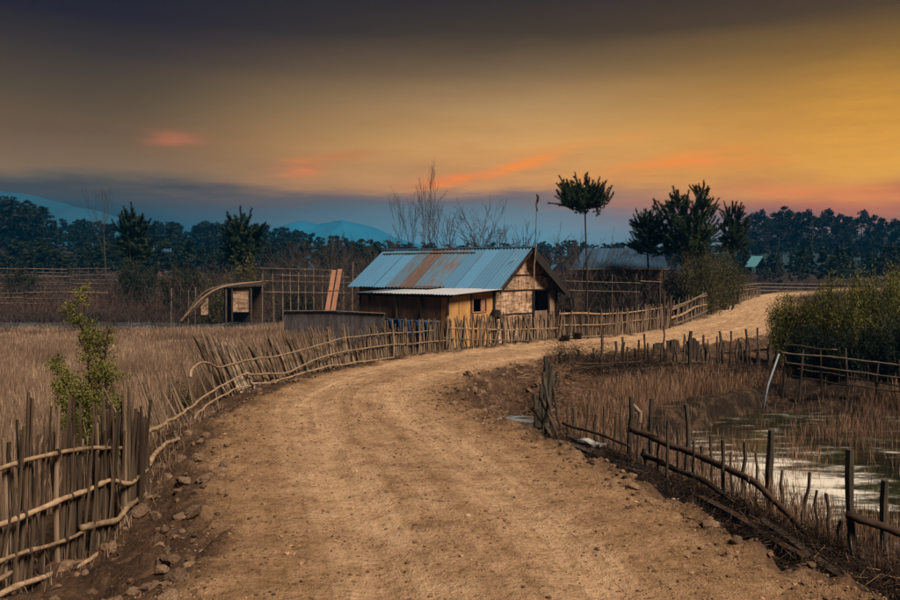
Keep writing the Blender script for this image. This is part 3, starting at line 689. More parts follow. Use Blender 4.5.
posts_line(p1, [(561, 352, 392, -.75, 1.2, -1), (578, 350, 388, -.75, 1.5, 0), (587, 356, 386, -.7, 1.2, 1), (593, 348, 386, -.7, 1, 0), (601, 334, 386, -.68, 1.4, 1), (609, 360, 384, -.66, 1.3, 0),
                (616, 341, 384, -.66, 1.2, 0), (623, 337, 380, -.65, 1.2, -1), (627, 347, 382, -.65, 1.3, 0), (632, 352, 380, -.65, 1.3, -3), (639, 340, 380, -.62, 1.1, 0), (645, 334, 378, -.6, 1.1, -1), (649, 343, 378, -.6, 1.3, -1),
                (664, 326, 374, -.55, .8, 0), (688, 331, 376, -.55, 1.8, 2), (708, 372, 373, -.5, 1.2, -6), (708, 335, 370, -.5, 1.2, -5), (723, 342, 366, -.45, 1.7, 0), (739, 338, 364, -.4, .9, 0), (744, 350, 366, -.4, 1, 0), (756, 352, 364, -.4, 1.2, 1), (769, 346, 366, -.4, 2.2, 0), (775, 350, 368, -.4, 1.5, 1)])
for k in range(46):
    px = 556 + 218 * (k + random.random()) / 46; by = np.interp(px, [556, 600, 640, 700, 775], [392, 386, 379, 371, 366]); z = np.interp(px, [556, 640, 775], [-.75, -.62, -.4])
    posts_line(p1, [(px, by - random.uniform(20, 40), by, z, random.uniform(.5, 1.1), random.gauss(0, 2))])
rail([at(562, 371, 20.0), at(600, 366, 20.9), at(645, 361, 21.9)], .025, 'post', p1)
rail([G(575, 356 + 18, -.2) + [0, 0, .25], G(640, 366, -.2) + [0, 0, .1]], .03, 'beam', p1)
rail([at(657, 364, 22.3), at(680, 363, 22.6), at(706, 362, 22.8)], .05, 'grey_post', p1)
rail([at(720, 352, 24.0), at(745, 351, 24.2), at(772, 349, 24.6)], .05, 'post', p1)
rail([at(600, 372, 20.8), at(640, 369, 21.8), at(690, 367, 22.4)], .04, 'post', p1)
# dark squared stumps on the bank
for k, (px, ty, w) in enumerate([(658, 342, 10), (673, 339, 11), (693, 338, 12)]):
    b = at(px, 366, 24.0 + k * .2); z0 = H(b[0], b[1]) - .1; zt = CH + (HY - ty) * b[1] / F; ww = w * b[1] / F
    mb = MB(); hh = zt - z0
    for q in range(4):
        x0 = -ww / 2 + ww * q / 4; h_ = hh * random.uniform(.86, 1.03); d_ = random.uniform(-.03, .03)
        mb.add([(x0, -.1 + d_, 0), (x0 + ww / 4.1, -.1 + d_, 0), (x0 + ww / 4.1, .1 + d_, 0), (x0, .1 + d_, 0), (x0 + .01, -.09 + d_, h_), (x0 + ww / 4.2, -.08 + d_, h_ * random.uniform(.92, 1)), (x0 + ww / 4.2, .08 + d_, h_ * .97), (x0 + .01, .09 + d_, h_ * .95)],
               [[0, 3, 2, 1], [4, 5, 6, 7], [0, 1, 5, 4], [1, 2, 6, 5], [2, 3, 7, 6], [3, 0, 4, 7]])
    o = mb.build('tree_stump', MT['post']); o.location = (b[0], b[1], z0)
    tag(o, ['dark upright stump on the bank, leftmost of three', 'dark upright stump on the bank, middle of three', 'dark upright stump on the bank, right of the leaning post'][k], 'stump', 'dark stumps on the roadside bank')
# the tall ragged corner
p2 = pfence(545, 440, -.85, 'ragged corner of grey stakes and broken boards above the ditch')
posts_line(p2, [(537, 388, 436, -.9, 1.6, 3), (540, 372, 432, -.88, 1.6, 3), (542, 362, 428, -.85, 1.8, 3), (545, 356, 424, -.85, 1.8, 1), (549, 360, 414, -.82, 1.6, -1), (553, 366, 410, -.8, 1.4, -1), (556, 372, 404, -.78, 1.3, 0), (534, 400, 438, -.9, 1.5, 2), (551, 378, 430, -.88, 1.3, -6), (561, 388, 432, -.88, 1.2, -8), (538, 378, 434, -.9, 1.3, 5), (543, 367, 430, -.88, 1.4, 2), (547, 362, 420, -.85, 1.2, 2), (547, 372, 434, -.88, 1.2, 4), (536, 394, 440, -.9, 1.6, -1), (544, 384, 438, -.9, 1.4, -3), (551, 368, 414, -.82, 1.3, 0), (558, 380, 404, -.78, 1.0, 1), (566, 384, 402, -.78, 1.0, 0), (541, 402, 446, -.9, 1.3, 6)], 'grey_post')
for a, b, r, m_ in [((536, 410), (556, 445), .05, 'grey_post'), ((541, 398), (560, 440), .04, 'post'), ((548, 425), (532, 438), .05, 'grey_post'), ((543, 378), (553, 420), .035, 'grey_post'), ((536, 430), (585, 447), .06, 'beam'), ((552, 437), (600, 444), .06, 'post')]:
    rail([at(*a, 15.2), at(*b, 14.8)], r, m_, p2, 'board')
# near pond fence
p3 = pfence(720, 500, -.9, 'dark post and rail fence running down the far side of the ditch')
posts_line(p3, [(630, 397, 470, -.92, 2.4, 1), (645, 448, 480, -.95, 2.6, 0), (650, 399, 472, -.95, 1.9, 1), (668, 420, 498, -.95, 1.5, 0), (687, 404, 484, -.95, 2.4, 0), (702, 446, 492, -.95, 1.9, 0), (723, 440, 512, -.95, 2.0, 0),
                (743, 442, 505, -.95, 2.0, 1), (769, 430, 520, -.95, 3.8, 2), (738, 500, 520, -.95, 2.2, 0)], 'grey_post')
posts_line(p3, [(567, 402, 446, -.95, 1.1, 1), (576, 408, 450, -.95, 1.3, -2), (586, 404, 452, -.95, 1.0, 2), (595, 414, 456, -.95, 1.2, 0), (604, 406, 458, -.95, 1.1, -1), (613, 412, 463, -.95, 1.3, 2), (621, 404, 466, -.95, 1.0, 0)], 'post')
rail([at(562, 424, 14.6), at(592, 432, 13.9), at(630, 446, 13.0)], .03, 'post', p3)
posts_line(p3, [(px, ty, by, -.95, w, l) for px, ty, by, w, l in [(637, 412, 476, 1.2, 2), (659, 425, 486, 1.1, -1), (676, 430, 490, 1.3, 2), (694, 440, 498, 1.2, 0), (711, 436, 500, 1.2, 1), (732, 452, 512, 1.2, -2), (755, 452, 520, 1.3, 2), (783, 470, 530, 1.4, -1), (800, 472, 536, 1.8, 9), (815, 490, 548, 1.4, 0), (829, 494, 556, 1.5, -2)]], 'post')
rail([at(640, 470, 12.9), at(690, 492, 11.9), at(745, 522, 10.6), at(800, 556, 9.4)], .035, 'post', p3)
rail([at(630, 428, 12.9), at(665, 443, 12.3), at(700, 457, 11.7), at(730, 470, 11.0), at(760, 487, 10.4), at(787, 513, 9.8), at(815, 545, 9.2)], .055, 'beam', p3)
rail([at(643, 455, 12.8), at(672, 468, 12.1), at(702, 481, 11.4), at(740, 506, 10.6), at(790, 540, 9.6)], .045, 'post', p3)
p4 = pfence(860, 570, -.95, 'two mossy posts with a reddish rail at the lower right edge')
posts_line(p4, [(852, 450, 574, -1.0, 3.8, -1), (883, 480, 560, -1.0, 3.8, 1), (840, 520, 560, -1.0, 2.5, 0), (925, 480, 580, -1.0, 4, 1), (980, 490, 600, -1.0, 4, 0)], 'grey_post')
rail([at(847, 513, 8.9), at(872, 523, 8.8), at(900, 533, 8.7), at(960, 552, 8.5), at(1040, 575, 8.3)], .05, 'beam', p4)
rail([at(820, 560, 9.0), at(860, 572, 8.8), at(910, 590, 8.6)], .05, 'beam', p4)
# rail fence below the bushes
p5 = pfence(850, 395, -.5, 'low fence of long thin horizontal poles below the green bushes')
for a, b in (((780, 353), (900, 365)), ((784, 363), (900, 378)), ((797, 369), (900, 386)), ((790, 376), (900, 392)), ((782, 345), (830, 350))):
    e = at(b[0], b[1], 19.0); s_ = at(a[0], a[1], 20.8); o3 = e + (e - s_) * .9
    rail([s_, (s_ + e) / 2 + [0, 0, random.uniform(-.03, .03)], e, o3 if b[0] > 850 else e + [.2, 0, 0]], .026, 'rail_dim' if a[0] < 790 else 'post', p5)
for px in (782, 800, 824, 850, 878, 905, 940, 980):
    Y = np.interp(px, [780, 900, 1000], [20.8, 19.0, 17.6]); b = at(px, 395, Y); inst('post', STKP[px % 5], (b[0], b[1] + .06, H(b[0], b[1]) - .2), (0, random.gauss(0, .05), 0), (1.1, 1.1, 1.25 + .3 * random.random()), p5)

# loose things round the pond
mb = MB(); mb.tube([at(763, 410, 17.6), at(768, 385, 17.7), at(779, 354, 17.9)] , [.026, .024, .02], 8); tag(mb.build('pole', MT['bluegrey'], None, True), 'pale bluish pole leaning out of the reeds beside the pond', 'pole')
def plank(a, b, w, t, m, label, cat='plank', name='plank', seed=0):
    a = np.array(a); b = np.array(b); d = b - a; L_ = np.linalg.norm(d); d /= L_
    s_ = np.cross(d, [0, 0, 1]); s_ /= np.linalg.norm(s_); u = np.cross(s_, d)
    mb = MB(); n = 7; P = []
    for k in range(n):
        c = a + d * L_ * k / (n - 1) + u * .015 * math.sin(k * 1.3 + seed)
        w_ = w * (1 + .1 * math.sin(k * 2.1 + seed))
        P += [c - s_ * w_ / 2 - u * t / 2, c + s_ * w_ / 2 - u * t / 2, c + s_ * w_ / 2 + u * t / 2, c - s_ * w_ / 2 + u * t / 2]
    Q = [[0, 3, 2, 1], [4 * n - 4, 4 * n - 3, 4 * n - 2, 4 * n - 1]]
    for k in range(n - 1):
        for j in range(4): Q.append([4 * k + j, 4 * k + (j + 1) % 4, 4 * k + 4 + (j + 1) % 4, 4 * k + 4 + j])
    mb.add(P, Q); o = mb.build(name, m, loc=tuple(a)); return tag(o, label, cat)
plank(at(581, 440, 14.2), at(603, 446, 13.9), .22, .04, MT['greypale'], 'short whitish board lying on the dark beams in the ditch')
plank(at(556, 443, 14.4), at(640, 471, 12.6), .16, .12, MT['grey_post'], 'long grey beam fallen along the ditch below the fence corner', 'beam', 'fallen_beam')
plank(at(590, 452, 13.8), at(660, 486, 11.9), .14, .12, MT['post'], 'dark beam fallen in the ditch beside the long grey one', 'beam', 'fallen_beam', 2)
plank(at(570, 437, 14.8), at(622, 458, 13.6), .2, .08, MT['beam'], 'brown board half buried behind the whitish board', 'plank', 'plank', 4)
plank(at(700, 498, 10.8), at(805, 560, 8.7), .10, .09, MT['beam'], 'dark log lying along the ditch at the lower right', 'log', 'fallen_log', 5)
plank(at(760, 522, 9.9), at(868, 598, 7.9), .11, .10, MT['post'], 'thick black log at the bottom of the ditch by the road edge', 'log', 'fallen_log', 6)
mb = MB(); mb.tube(catmull(np.array([at(640, 424, 14.2), at(640, 414, 14.2), at(636, 408, 14.2), at(632, 404, 14.3)]), 5), .035, 7); tag(mb.build('bent_pipe', MT['rail_dim'], None, True), 'short bent pale stick poking from the reeds by the pond', 'stick')

# ------------------------------------------------------------------ rocks
def rock_mesh(seed, lv=1):
    import bmesh
    bm = bmesh.new(); bmesh.ops.create_icosphere(bm, subdivisions=lv + 1, radius=1)
    rr = random.Random(seed); o = Vector((rr.random() * 50, rr.random() * 50, rr.random() * 50))
    for v in bm.verts:
        k = 1 + .55 * mnoise.noise(v.co * 1.1 + o) + .22 * mnoise.noise(v.co * 2.7 + o); v.co *= k; v.co.z *= .68
        v.co.x *= 1.15
    # chipped faces
    for q in range(5):
        n = Vector((rr.gauss(0, 1), rr.gauss(0, 1), rr.gauss(0, 1))).normalized(); lim = rr.uniform(.55, .75)
        for v in bm.verts:
            d = v.co.dot(n)
            if d > lim: v.co -= n * (d - lim)
    me = bpy.data.meshes.new('rock'); bm.to_mesh(me); bm.free(); me.materials.append(MT['rock']); return me
ROCKS = [rock_mesh(k) for k in range(8)]
def rocks(n, sampler, sizes, label, group, seed):
    rr = random.Random(seed)
    for k in range(n):
        x, y = sampler(rr); s = sizes[0] + (sizes[1] - sizes[0]) * rr.random() ** 2.5
        o = inst('rock', rr.choice(ROCKS), (x, y, H(x, y) + s * .18), (rr.gauss(0, .3), rr.gauss(0, .3), rr.random() * 6.3), (s, s * rr.uniform(.7, 1.1), s * rr.uniform(.7, 1.1)))
        tag(o, label, 'rock', group)
def near_road(rr, side, y0, y1, d0, d1):
    y = rr.uniform(y0, y1); i = int(np.abs(CLN[:, 1] - y).argmin()); d = (CLN[i, 2] + rr.uniform(d0, d1)) * side
    return CLN[i, 0] + tgt[i, 1] * d, CLN[i, 1] - tgt[i, 0] * d
rocks(90, lambda r: near_road(r, -1, 5.0, 10.5, -.15, 1.2), (.03, .105), 'brown rock in the rubble between the road and the left fence', 'rocks on the left verge', 1)
rocks(60, lambda r: near_road(r, -1, 10, 17, -.1, .9), (.03, .09), 'small brown rock on the shaded verge below the bend fence', 'rocks below the bend fence', 2)
rocks(60, lambda r: near_road(r, 1, 5.2, 13, -.2, .7), (.02, .075), 'brown rock along the crumbling right edge of the road', 'rocks on the right road edge', 3)
rocks(110, lambda r: near_road(r, 1, 13, 22, -.1, 1.5), (.04, .12), 'brown stone on the broken bank inside the bend', 'stones on the inner bank', 4)
for px, py, z, s, l in [(172, 558, -.05, .10, 'pale boulder nearest the lower end of the left verge'), (160, 575, -.05, .07, 'small rock beside the pale boulder on the lower left verge'), (190, 566, 0, .075, 'orange-brown rock on the road edge left of the ruts'), (158, 545, -.1, .09, 'dark rock between the pale boulder and the fence'), (205, 484, -.05, .10, 'round rock halfway up the left verge'), (140, 520, -.25, .13, 'largest rock against the foot of the near fence')]:
    p = G(px, py, z); o = inst('rock', random.choice(ROCKS), (p[0], p[1], H(p[0], p[1]) + s * .3), (.1, .2, px), (s, s * .8, s * .85)); tag(o, l, 'rock')
# white lumps
rl = MT['pale']
ROCKW = [m.copy() for m in ROCKS[:4]]
for m in ROCKW: m.materials.clear(); m.materials.append(rl)
for k, (px, py, z, s) in enumerate([(545, 433, -.7, .12), (552, 437, -.72, .09), (559, 441, -.75, .08), (528, 421, -.6, .07), (566, 447, -.6, .09), (573, 452, -.6, .10), (584, 457, -.6, .07), (616, 478, -.5, .07), (622, 482, -.5, .06), (538, 428, -.6, .07)]):
    p = G(px, py, z); tag(inst('ice_lump', ROCKW[k % 4], (p[0], p[1], H(p[0], p[1]) + s * .2), (0, 0, k), (s * 1.3, s, s * .6)), 'dirty white lump of ice in the ditch under the fence corner', 'ice lump', 'ice lumps along the ditch')
p = at(596, 358, 22.6); tag(inst('rock', ROCKW[1], tuple(p), (0, 0, 1), (.12, .10, .10)), 'round white stone on the bank among the thin posts', 'rock')

# pebbles: one mesh of thousands
def pebbles(name, n, sampler, smin, smax, m, label, flat=.6):
    import bmesh
    bm = bmesh.new(); bmesh.ops.create_icosphere(bm, subdivisions=1, radius=1); bv = np.array([v.co[:] for v in bm.verts]); bf = np.array([[v.index for v in f.verts] for f in bm.faces]); bm.free()
    P = sampler(n); n = len(P); z = height(P[:, 0], P[:, 1])
    s = smin + (smax - smin) * rng.random(n) ** 4
    Vv = bv[None] * rng.uniform(.6, 1.25, (n, len(bv), 1)); Vv = Vv * s[:, None, None] * np.array([1, 1, flat])
    a = rng.random(n) * 6.28; c, q = np.cos(a)[:, None], np.sin(a)[:, None]; k = rng.uniform(.6, 1, n)[:, None]
    x = Vv[..., 0] * k; y = Vv[..., 1]
    Vv = np.stack([x * c - y * q + P[:, :1], x * q + y * c + P[:, 1:2], Vv[..., 2] + z[:, None] + (s * .15)[:, None]], -1)
    Fc = (bf[None] + (np.arange(n) * len(bv))[:, None, None]).reshape(-1, 3)
    o = bpy.data.objects.new(name, mesh_np(name, Vv.reshape(-1, 3), [Fc], m)); COL.objects.link(o); tag(o, label, 'gravel', kind='stuff')
def road_pts(n, lo, hi, y0=4.2, y1=32, power=1.6):
    Y = y0 + (y1 - y0) * rng.random(n) ** power; i = np.abs(CLN[:, 1][None] - Y[:, None]).argmin(1)
    d = lo + (hi - lo) * rng.random(n); d = np.sign(d) * np.maximum(0, np.abs(d)) * 1.0
    D = d * CLN[i, 2] + rng.normal(0, .1, n)
    return np.stack([CLN[i, 0] + tgt[i, 1] * D, CLN[i, 1] - tgt[i, 0] * D], -1) + rng.normal(0, .05, (n, 2))
def clumped(P, sc, thr):
    v = fbm(P[:, 0] * sc, P[:, 1] * sc, 3); return P[v > thr]
pebbles('gravel', 9000, lambda n: clumped(road_pts(n, -1.1, 1.15), 1.1, -.12), .006, .032, MT['pebble'], 'small loose pebbles strewn over the dirt road')
pebbles('gravel', 26000, lambda n: road_pts(n, -1.05, 1.1, 4.2, 20, 2.0), .003, .013, MT['pebble'], 'fine grit scattered over the near part of the dirt road', .7)
pebbles('gravel', 6500, lambda n: np.vstack([road_pts(n // 2, -1.6, -.85), road_pts(n // 2, .85, 1.35)]), .006, .042, MT['chip'], 'dark clods along both crumbling road edges')
pebbles('gravel', 5000, lambda n: clumped(road_pts(n, -.9, 1.1, 4.2, 18), 1.7, .05), .005, .024, MT['chip'], 'dark crumbs lying in patches on the road')

# ------------------------------------------------------------------ reeds and grass
def blades(name, P, hmin, hmax, w, m, label, lean=.25, cat='reeds', heads=False, tuft=1, bend=.5, taper=None):
    if tuft > 1:
        P = np.repeat(P, tuft, 0) + rng.normal(0, .06 * hmax, (len(P) * tuft, 2))
    n = len(P); z = height(P[:, 0], P[:, 1]) - .04
    h = rng.uniform(hmin, hmax, n) * (taper(P) if taper else 1); a = rng.random(n) * 6.28; la = rng.random(n) * 6.28; lm = np.abs(rng.normal(0, lean, n)) * h
    wx, wy = np.cos(a) * w / 2, np.sin(a) * w / 2; Y = P[:, 1]
    ww = np.maximum(1., Y / 24.)          # far blades stand for small bunches
    wx *= ww; wy *= ww
    lx, ly = np.cos(la) * lm, np.sin(la) * lm
    b = np.stack([P[:, 0], P[:, 1], z], -1); z0 = np.zeros(n)
    off = np.stack([wx, wy, z0], -1); mid = b + np.stack([lx * .35, ly * .35, h * .55], -1); tip = b + np.stack([lx, ly, h * (1 - .15 * bend * rng.random(n))], -1)
    Vv = np.stack([b - off, b + off, mid + off * .8, mid - off * .8, tip], 1)
    k = (np.arange(n) * 5)[:, None]
    Qf = np.array([[0, 1, 2, 3]]) + k; Tf = np.array([[3, 2, 4]]) + k
    VV = [Vv.reshape(-1, 3)]; QQ = [Qf]; TT = [Tf]
    if heads:
        sel = rng.random(n) < .35; q = sel.sum(); t = tip[sel]; o2 = off[sel] * 1.9; up = np.stack([lx[sel] * .25, ly[sel] * .25, np.full(q, .12)], -1)
        HV = np.stack([t - up * .6, t + o2, t + up, t - o2], 1); VV.append(HV.reshape(-1, 3)); QQ.append(np.array([[0, 1, 2, 3]]) + (np.arange(q) * 4)[:, None] + n * 5)
    o = bpy.data.objects.new(name, mesh_np(name, np.vstack(VV), [np.vstack(QQ), np.vstack(TT)], m)); COL.objects.link(o)
    return tag(o, label, cat, kind='stuff')
def region(n, x0, x1, y0, y1, keep, power=1.0):
    Y = y0 + (y1 - y0) * rng.random(n) ** power; X = x0 + (x1 - x0) * rng.random(n)
    P = np.stack([X, Y], -1); return P[keep(P[:, 0], P[:, 1])]
def left_of_fence(X, Y, gap=.45):
    yy = np.array(FENCE_L.Y); xx = (np.array(FENCE_L.px) - 450) * yy / F
    return X < np.interp(Y, yy, xx) - gap
def fov(X, Y, m=1.5): return np.abs(X) < Y * .62 + m
P = region(620000, -34, -2, 5.5, 40.5, lambda X, Y: left_of_fence(X, Y, np.where(Y < 9.5, 1.1, .45)) & fov(X, Y, 3) & ((X < -4.2) | (Y < 24)) & (X < -3 - (Y - 24) * .1) & (fbm(X * .35, Y * .35, 3) + .25 * fbm(X * 1.6, Y * 1.6, 2) > -.34), 1.1)
blades('dry_reeds', P[:270000], .35, .85, .0055, MT['reed'], 'field of dry pinkish brown reeds left of the road', .13, heads=True, taper=lambda P: np.interp(P[:, 1], [8, 20, 32, 41], [1.0, .85, .55, .36]) * (1 + .5 * fbm(P[:, 0] * .3, P[:, 1] * .3, 3)))
# pond reeds
def pond_keep(X, Y):
    s, w, cy = road_sd(X, Y); d = s - w
    ok = (s > 0) & (d > 2.35) & (Y < 21.2 + .0 * X) & (X < 25)
    z = height(X, Y); band = (d > 2.0) & (d < 4.4)
    dens = np.where(z > -1.0, 1., np.where(Y > 16.6, np.where(X < 4.6, .8, np.where(fbm(X * .6 + 40, Y * .6, 3) > .1, .35, .06)), np.where(band, .95, np.where(fbm(X * .5 + 40, Y * .5, 3) > .08 - .12 * (Y > 14.5), .5, .035))))
    dens = np.where((X > 9) & (Y > 19.6), 0, dens)
    dens = np.where((X > 3.9 + .5 * fbm(Y, X, 2)) & (cy > 18.5) & (d > 3.9) & (d < 6.3), .05, dens)
    return ok & fov(X, Y, 2.5) & (rng.random(X.shape) < dens)
P = region(330000, 1.5, 22, 6, 22.5, pond_keep)
blades('pond_reeds', P[:130000], .16, .46, .0055, MT['reed_pond'], 'dry russet reeds round the pond inside the road bend', .2, heads=True, taper=lambda P: 1 + .9 * fbm(P[:, 0] * .5, P[:, 1] * .5, 3))
P = region(26000, 3, 9.5, 19.4, 23.0, lambda X, Y: (lambda s: (s[0] > 0) & (s[0] - s[1] > 1.9) & (s[0] - s[1] < 4.1))(road_sd(X, Y)))
blades('bank_grass', P, .12, .34, .006, MT['reed_pond'], 'dry grass on top of the bank above the pond', .25, 'grass', True)
P = region(9000, -6.5, -1.5, 4.5, 16, lambda X, Y: (~left_of_fence(X, Y, .35)) & left_of_fence(X, Y, -.25))
blades('verge_grass', P, .08, .3, .007, MT['reed'], 'thin dry grass at the foot of the left fence', .4, 'grass')
P = region(6000, .5, 6, 5, 19, lambda X, Y: (lambda s: (s[0] > 0) & (s[0] - s[1] > .75) & (s[0] - s[1] < 2.2))(road_sd(X, Y)))
blades('ditch_grass', P, .08, .34, .008, MT['grass_dim'], 'dull trampled grass in the roadside ditch', .5, 'grass')
P = clumped(np.vstack([road_pts(9000, -1.32, -.93, 4.5, 24), road_pts(7000, .93, 1.2, 4.5, 24)]), 1.3, .10)
blades('edge_weeds', P, .03, .13, .005, MT['grass_dim'], 'short dry weeds along the edges of the road', .5, 'weeds')
P = region(60000, -75, 0, 53.5, 105, lambda X, Y: fov(X, Y, 3) & (fbm(X * .12, Y * .12, 3) > -.3))
blades('far_grass', P[:38000], .4, 1.0, .03, MT['grass_dim'], 'dull brown grass of the fields beyond the channel', .25, 'grass')
P = region(30000, -70, -5, 50.8, 54.2, lambda X, Y: fov(X, Y, 3))
blades('ditch_bank_scrub', P[:14000], .35, .75, .03, MT['twig'], 'dark scrub lining the far side of the channel', .3, 'scrub')
def behind_hut(X, Y): return fov(X, Y, 4) & ~((X > -6) & (X < 8) & (Y < 37)) & ~((X > -13) & (X < -8.2) & (Y < 45)) & (road_sd(X, Y)[0] < -3.5) & ((Y > 36) | (X > 6))
BRUSH = []
P = region(4600, -46, 60, 34, 95, behind_hut); BRUSH.append((P[:1900], .6, 2.4))
P = region(2600, -16, 34, 40, 66, behind_hut); BRUSH.append((P[:520], 1.8, 3.8))
P = region(26000, 20, 130, 45, 150, lambda X, Y: fov(X, Y, 4) & (road_sd(X, Y)[0] > 3))
blades('right_scrub', P[:16000], .3, 1.1, .016, MT['twig'], 'dull scrub in the fields right of the far road', .3, 'scrub')

# ------------------------------------------------------------------ foliage and trees
def leaves(centres, radii, n, size, squash=1., up=.0, asp=.38):
    """n leaf-shaped quads gathered round clump centres"""
    centres = np.array(centres, float); radii = np.array(radii, float)
    pr = radii ** 2 / (radii ** 2).sum(); k = rng.choice(len(centres), n, p=pr)
    d = rng.normal(0, 1, (n, 3)); d /= np.linalg.norm(d, axis=1, keepdims=True); r = rng.random(n) ** .55
    c = centres[k] + d * (radii[k] * r)[:, None] * np.array([1, 1, squash * (1.5 if up > 1.5 else 1)])
    a = rng.normal(0, 1, (n, 3)); a[:, 2] += up; a /= np.linalg.norm(a, axis=1, keepdims=True)
    b = np.cross(a, rng.normal(0, 1, (n, 3))); b /= np.linalg.norm(b, axis=1, keepdims=True)
    s = size * rng.uniform(.6, 1.3, n)[:, None]
    Vv = np.stack([c - a * s, c + b * s * asp, c + a * s, c - b * s * asp], 1).reshape(-1, 3)
    Qf = np.arange(4 * n).reshape(-1, 4); return Vv, Qf
def brush():
    """bare shrubs: sprays of thin twigs rising and spreading from each root"""
    Vs = []
    for P, h0, h1 in BRUSH:
        n = len(P); m = 62; z = height(P[:, 0], P[:, 1]); h = rng.uniform(h0, h1, n)
        b = np.repeat(np.stack([P[:, 0], P[:, 1], z], -1), m, 0); hh = np.repeat(h, m)
        t = rng.random(n * m); a = rng.random(n * m) * 6.28; q = hh * (.12 + .55 * t) * rng.random(n * m) ** .6
        c = b + np.stack([np.cos(a) * q, np.sin(a) * q, hh * (.08 + .92 * t)], -1)
        d = np.stack([np.cos(a) * .55, np.sin(a) * .55, np.full(n * m, .9)], -1) + rng.normal(0, .42, (n * m, 3)); d /= np.linalg.norm(d, axis=1, keepdims=True)
        l = hh * rng.uniform(.10, .34, n * m); w = rng.uniform(.006, .016, n * m) * (b[:, 1] / 45)
        s_ = np.cross(d, rng.normal(0, 1, (n * m, 3))); s_ /= np.linalg.norm(s_, axis=1, keepdims=True)
        Vs.append(np.stack([c - s_ * w[:, None], c + s_ * w[:, None], c + d * l[:, None]], 1).reshape(-1, 3))
    V_ = np.vstack(Vs); o = bpy.data.objects.new('brushwood', mesh_np('brushwood', V_, [np.arange(len(V_)).reshape(-1, 3)], MT['twig'])); COL.objects.link(o)
    tag(o, 'tangle of bare brown brushwood behind the hut and fields', 'brushwood', kind='stuff')
brush()
def tangle(name, P, hmax, m_, label, cnt=26, w0=.004):
    n = len(P); z = height(P[:, 0], P[:, 1]); b = np.repeat(np.stack([P[:, 0], P[:, 1], z], -1), cnt, 0); N_ = n * cnt
    c = b + np.stack([rng.normal(0, .12, N_), rng.normal(0, .12, N_), rng.random(N_) ** 1.6 * hmax], -1)
    d = rng.normal(0, 1, (N_, 3)) * [1, 1, .55]; d /= np.linalg.norm(d, axis=1, keepdims=True)
    s_ = np.cross(d, rng.normal(0, 1, (N_, 3))); s_ /= np.linalg.norm(s_, axis=1, keepdims=True); l = rng.uniform(.08, .3, N_)[:, None]; w = rng.uniform(.5, 1.4, N_)[:, None] * w0
    V_ = np.stack([c - s_ * w, c + s_ * w, c + d * l + s_ * w * .4, c + d * l - s_ * w * .4], 1).reshape(-1, 3)
    o = bpy.data.objects.new(name, mesh_np(name, V_, [np.arange(len(V_)).reshape(-1, 4)], MT[m_])); COL.objects.link(o); tag(o, label, 'brambles', kind='stuff')
def strip(n, lo, hi, y0, y1):
    Y = y0 + (y1 - y0) * rng.random(n); i = np.abs(CLN[:, 1][None] - Y[:, None]).argmin(1); D = CLN[i, 2] + lo + (hi - lo) * rng.random(n)
    return np.stack([CLN[i, 0] + tgt[i, 1] * D, CLN[i, 1] - tgt[i, 0] * D], -1)
tangle('dead_brambles', np.vstack([strip(900, 1.25, 2.5, 5.0, 12.3), strip(120, 1.4, 2.5, 12.3, 15.5), strip(160, .6, 1.3, 5, 15.5)]), .24, 'bramble', 'dark tangle of dead stems filling the far side of the ditch')
tangle('bank_brambles', np.array([at(px, 380, Y)[:2] for px, Y in zip(rng.uniform(550, 778, 520), rng.uniform(20.2, 22.6, 520))]), .45, 'bramble', 'dark brambles along the foot of the bank fence')
tangle('dry_straw', np.vstack([strip(900, .4, 3.6, 17, 26), strip(500, 1.6, 3.2, 6, 15)]), .16, 'reed_pond', 'trampled dry straw on the bank inside the bend', 22, .0035)
def needle_finger(mb, p0, p1, n, ln, w=.012):
    p0 = np.array(p0); p1 = np.array(p1); ax = p1 - p0; L_ = np.linalg.norm(ax); ax = ax / L_
    t = rng.random(n)[:, None]; c = p0 + ax * L_ * t
    r = rng.normal(0, 1, (n, 3)); r -= (r @ ax)[:, None] * ax; r /= np.linalg.norm(r, axis=1, keepdims=True)
    d = r * .9 + ax * (.45 + .5 * t); d /= np.linalg.norm(d, axis=1, keepdims=True)
    s = np.cross(d, ax); s /= np.linalg.norm(s, axis=1, keepdims=True)
    l = ln * rng.uniform(.7, 1.15, n)[:, None]
    Vv = np.stack([c - s * w, c + s * w, c + d * l], 1).reshape(-1, 3); mb.add(Vv, T=np.arange(3 * n).reshape(-1, 3))
def grow(mb, p, d, L_, r, depth, ends, rr, spread=.55, kids=(2, 3), shrink=.72, up=.25, sides=5, seg=3, minr=.004):
    pts = [np.array(p)]; d = np.array(d) / np.linalg.norm(d)
    for k in range(seg):
        d = d + np.array([rr.gauss(0, .12), rr.gauss(0, .12), rr.gauss(0, .06) + up * .12]); d /= np.linalg.norm(d); pts.append(pts[-1] + d * L_ / seg)
    r1 = max(r * shrink * .85, minr); mb.tube(pts, np.linspace(r, r1, seg + 1), max(3, sides))
    if depth == 0: ends.append((pts[-2], pts[-1])); return
    for q in range(rr.randint(*kids)):
        e = np.array([rr.gauss(0, 1), rr.gauss(0, 1), rr.gauss(0, .6)]); e -= (e @ d) * d; e /= np.linalg.norm(e)
        nd = d + e * spread * rr.uniform(.6, 1.4); k = rr.randint(max(1, seg - 2), seg) if q else seg
        grow(mb, pts[k], nd, L_ * shrink * rr.uniform(.75, 1.15), r1 if q == 0 else r1 * .8, depth - 1, ends, rr, spread, kids, shrink, up, sides - 1, seg, minr)

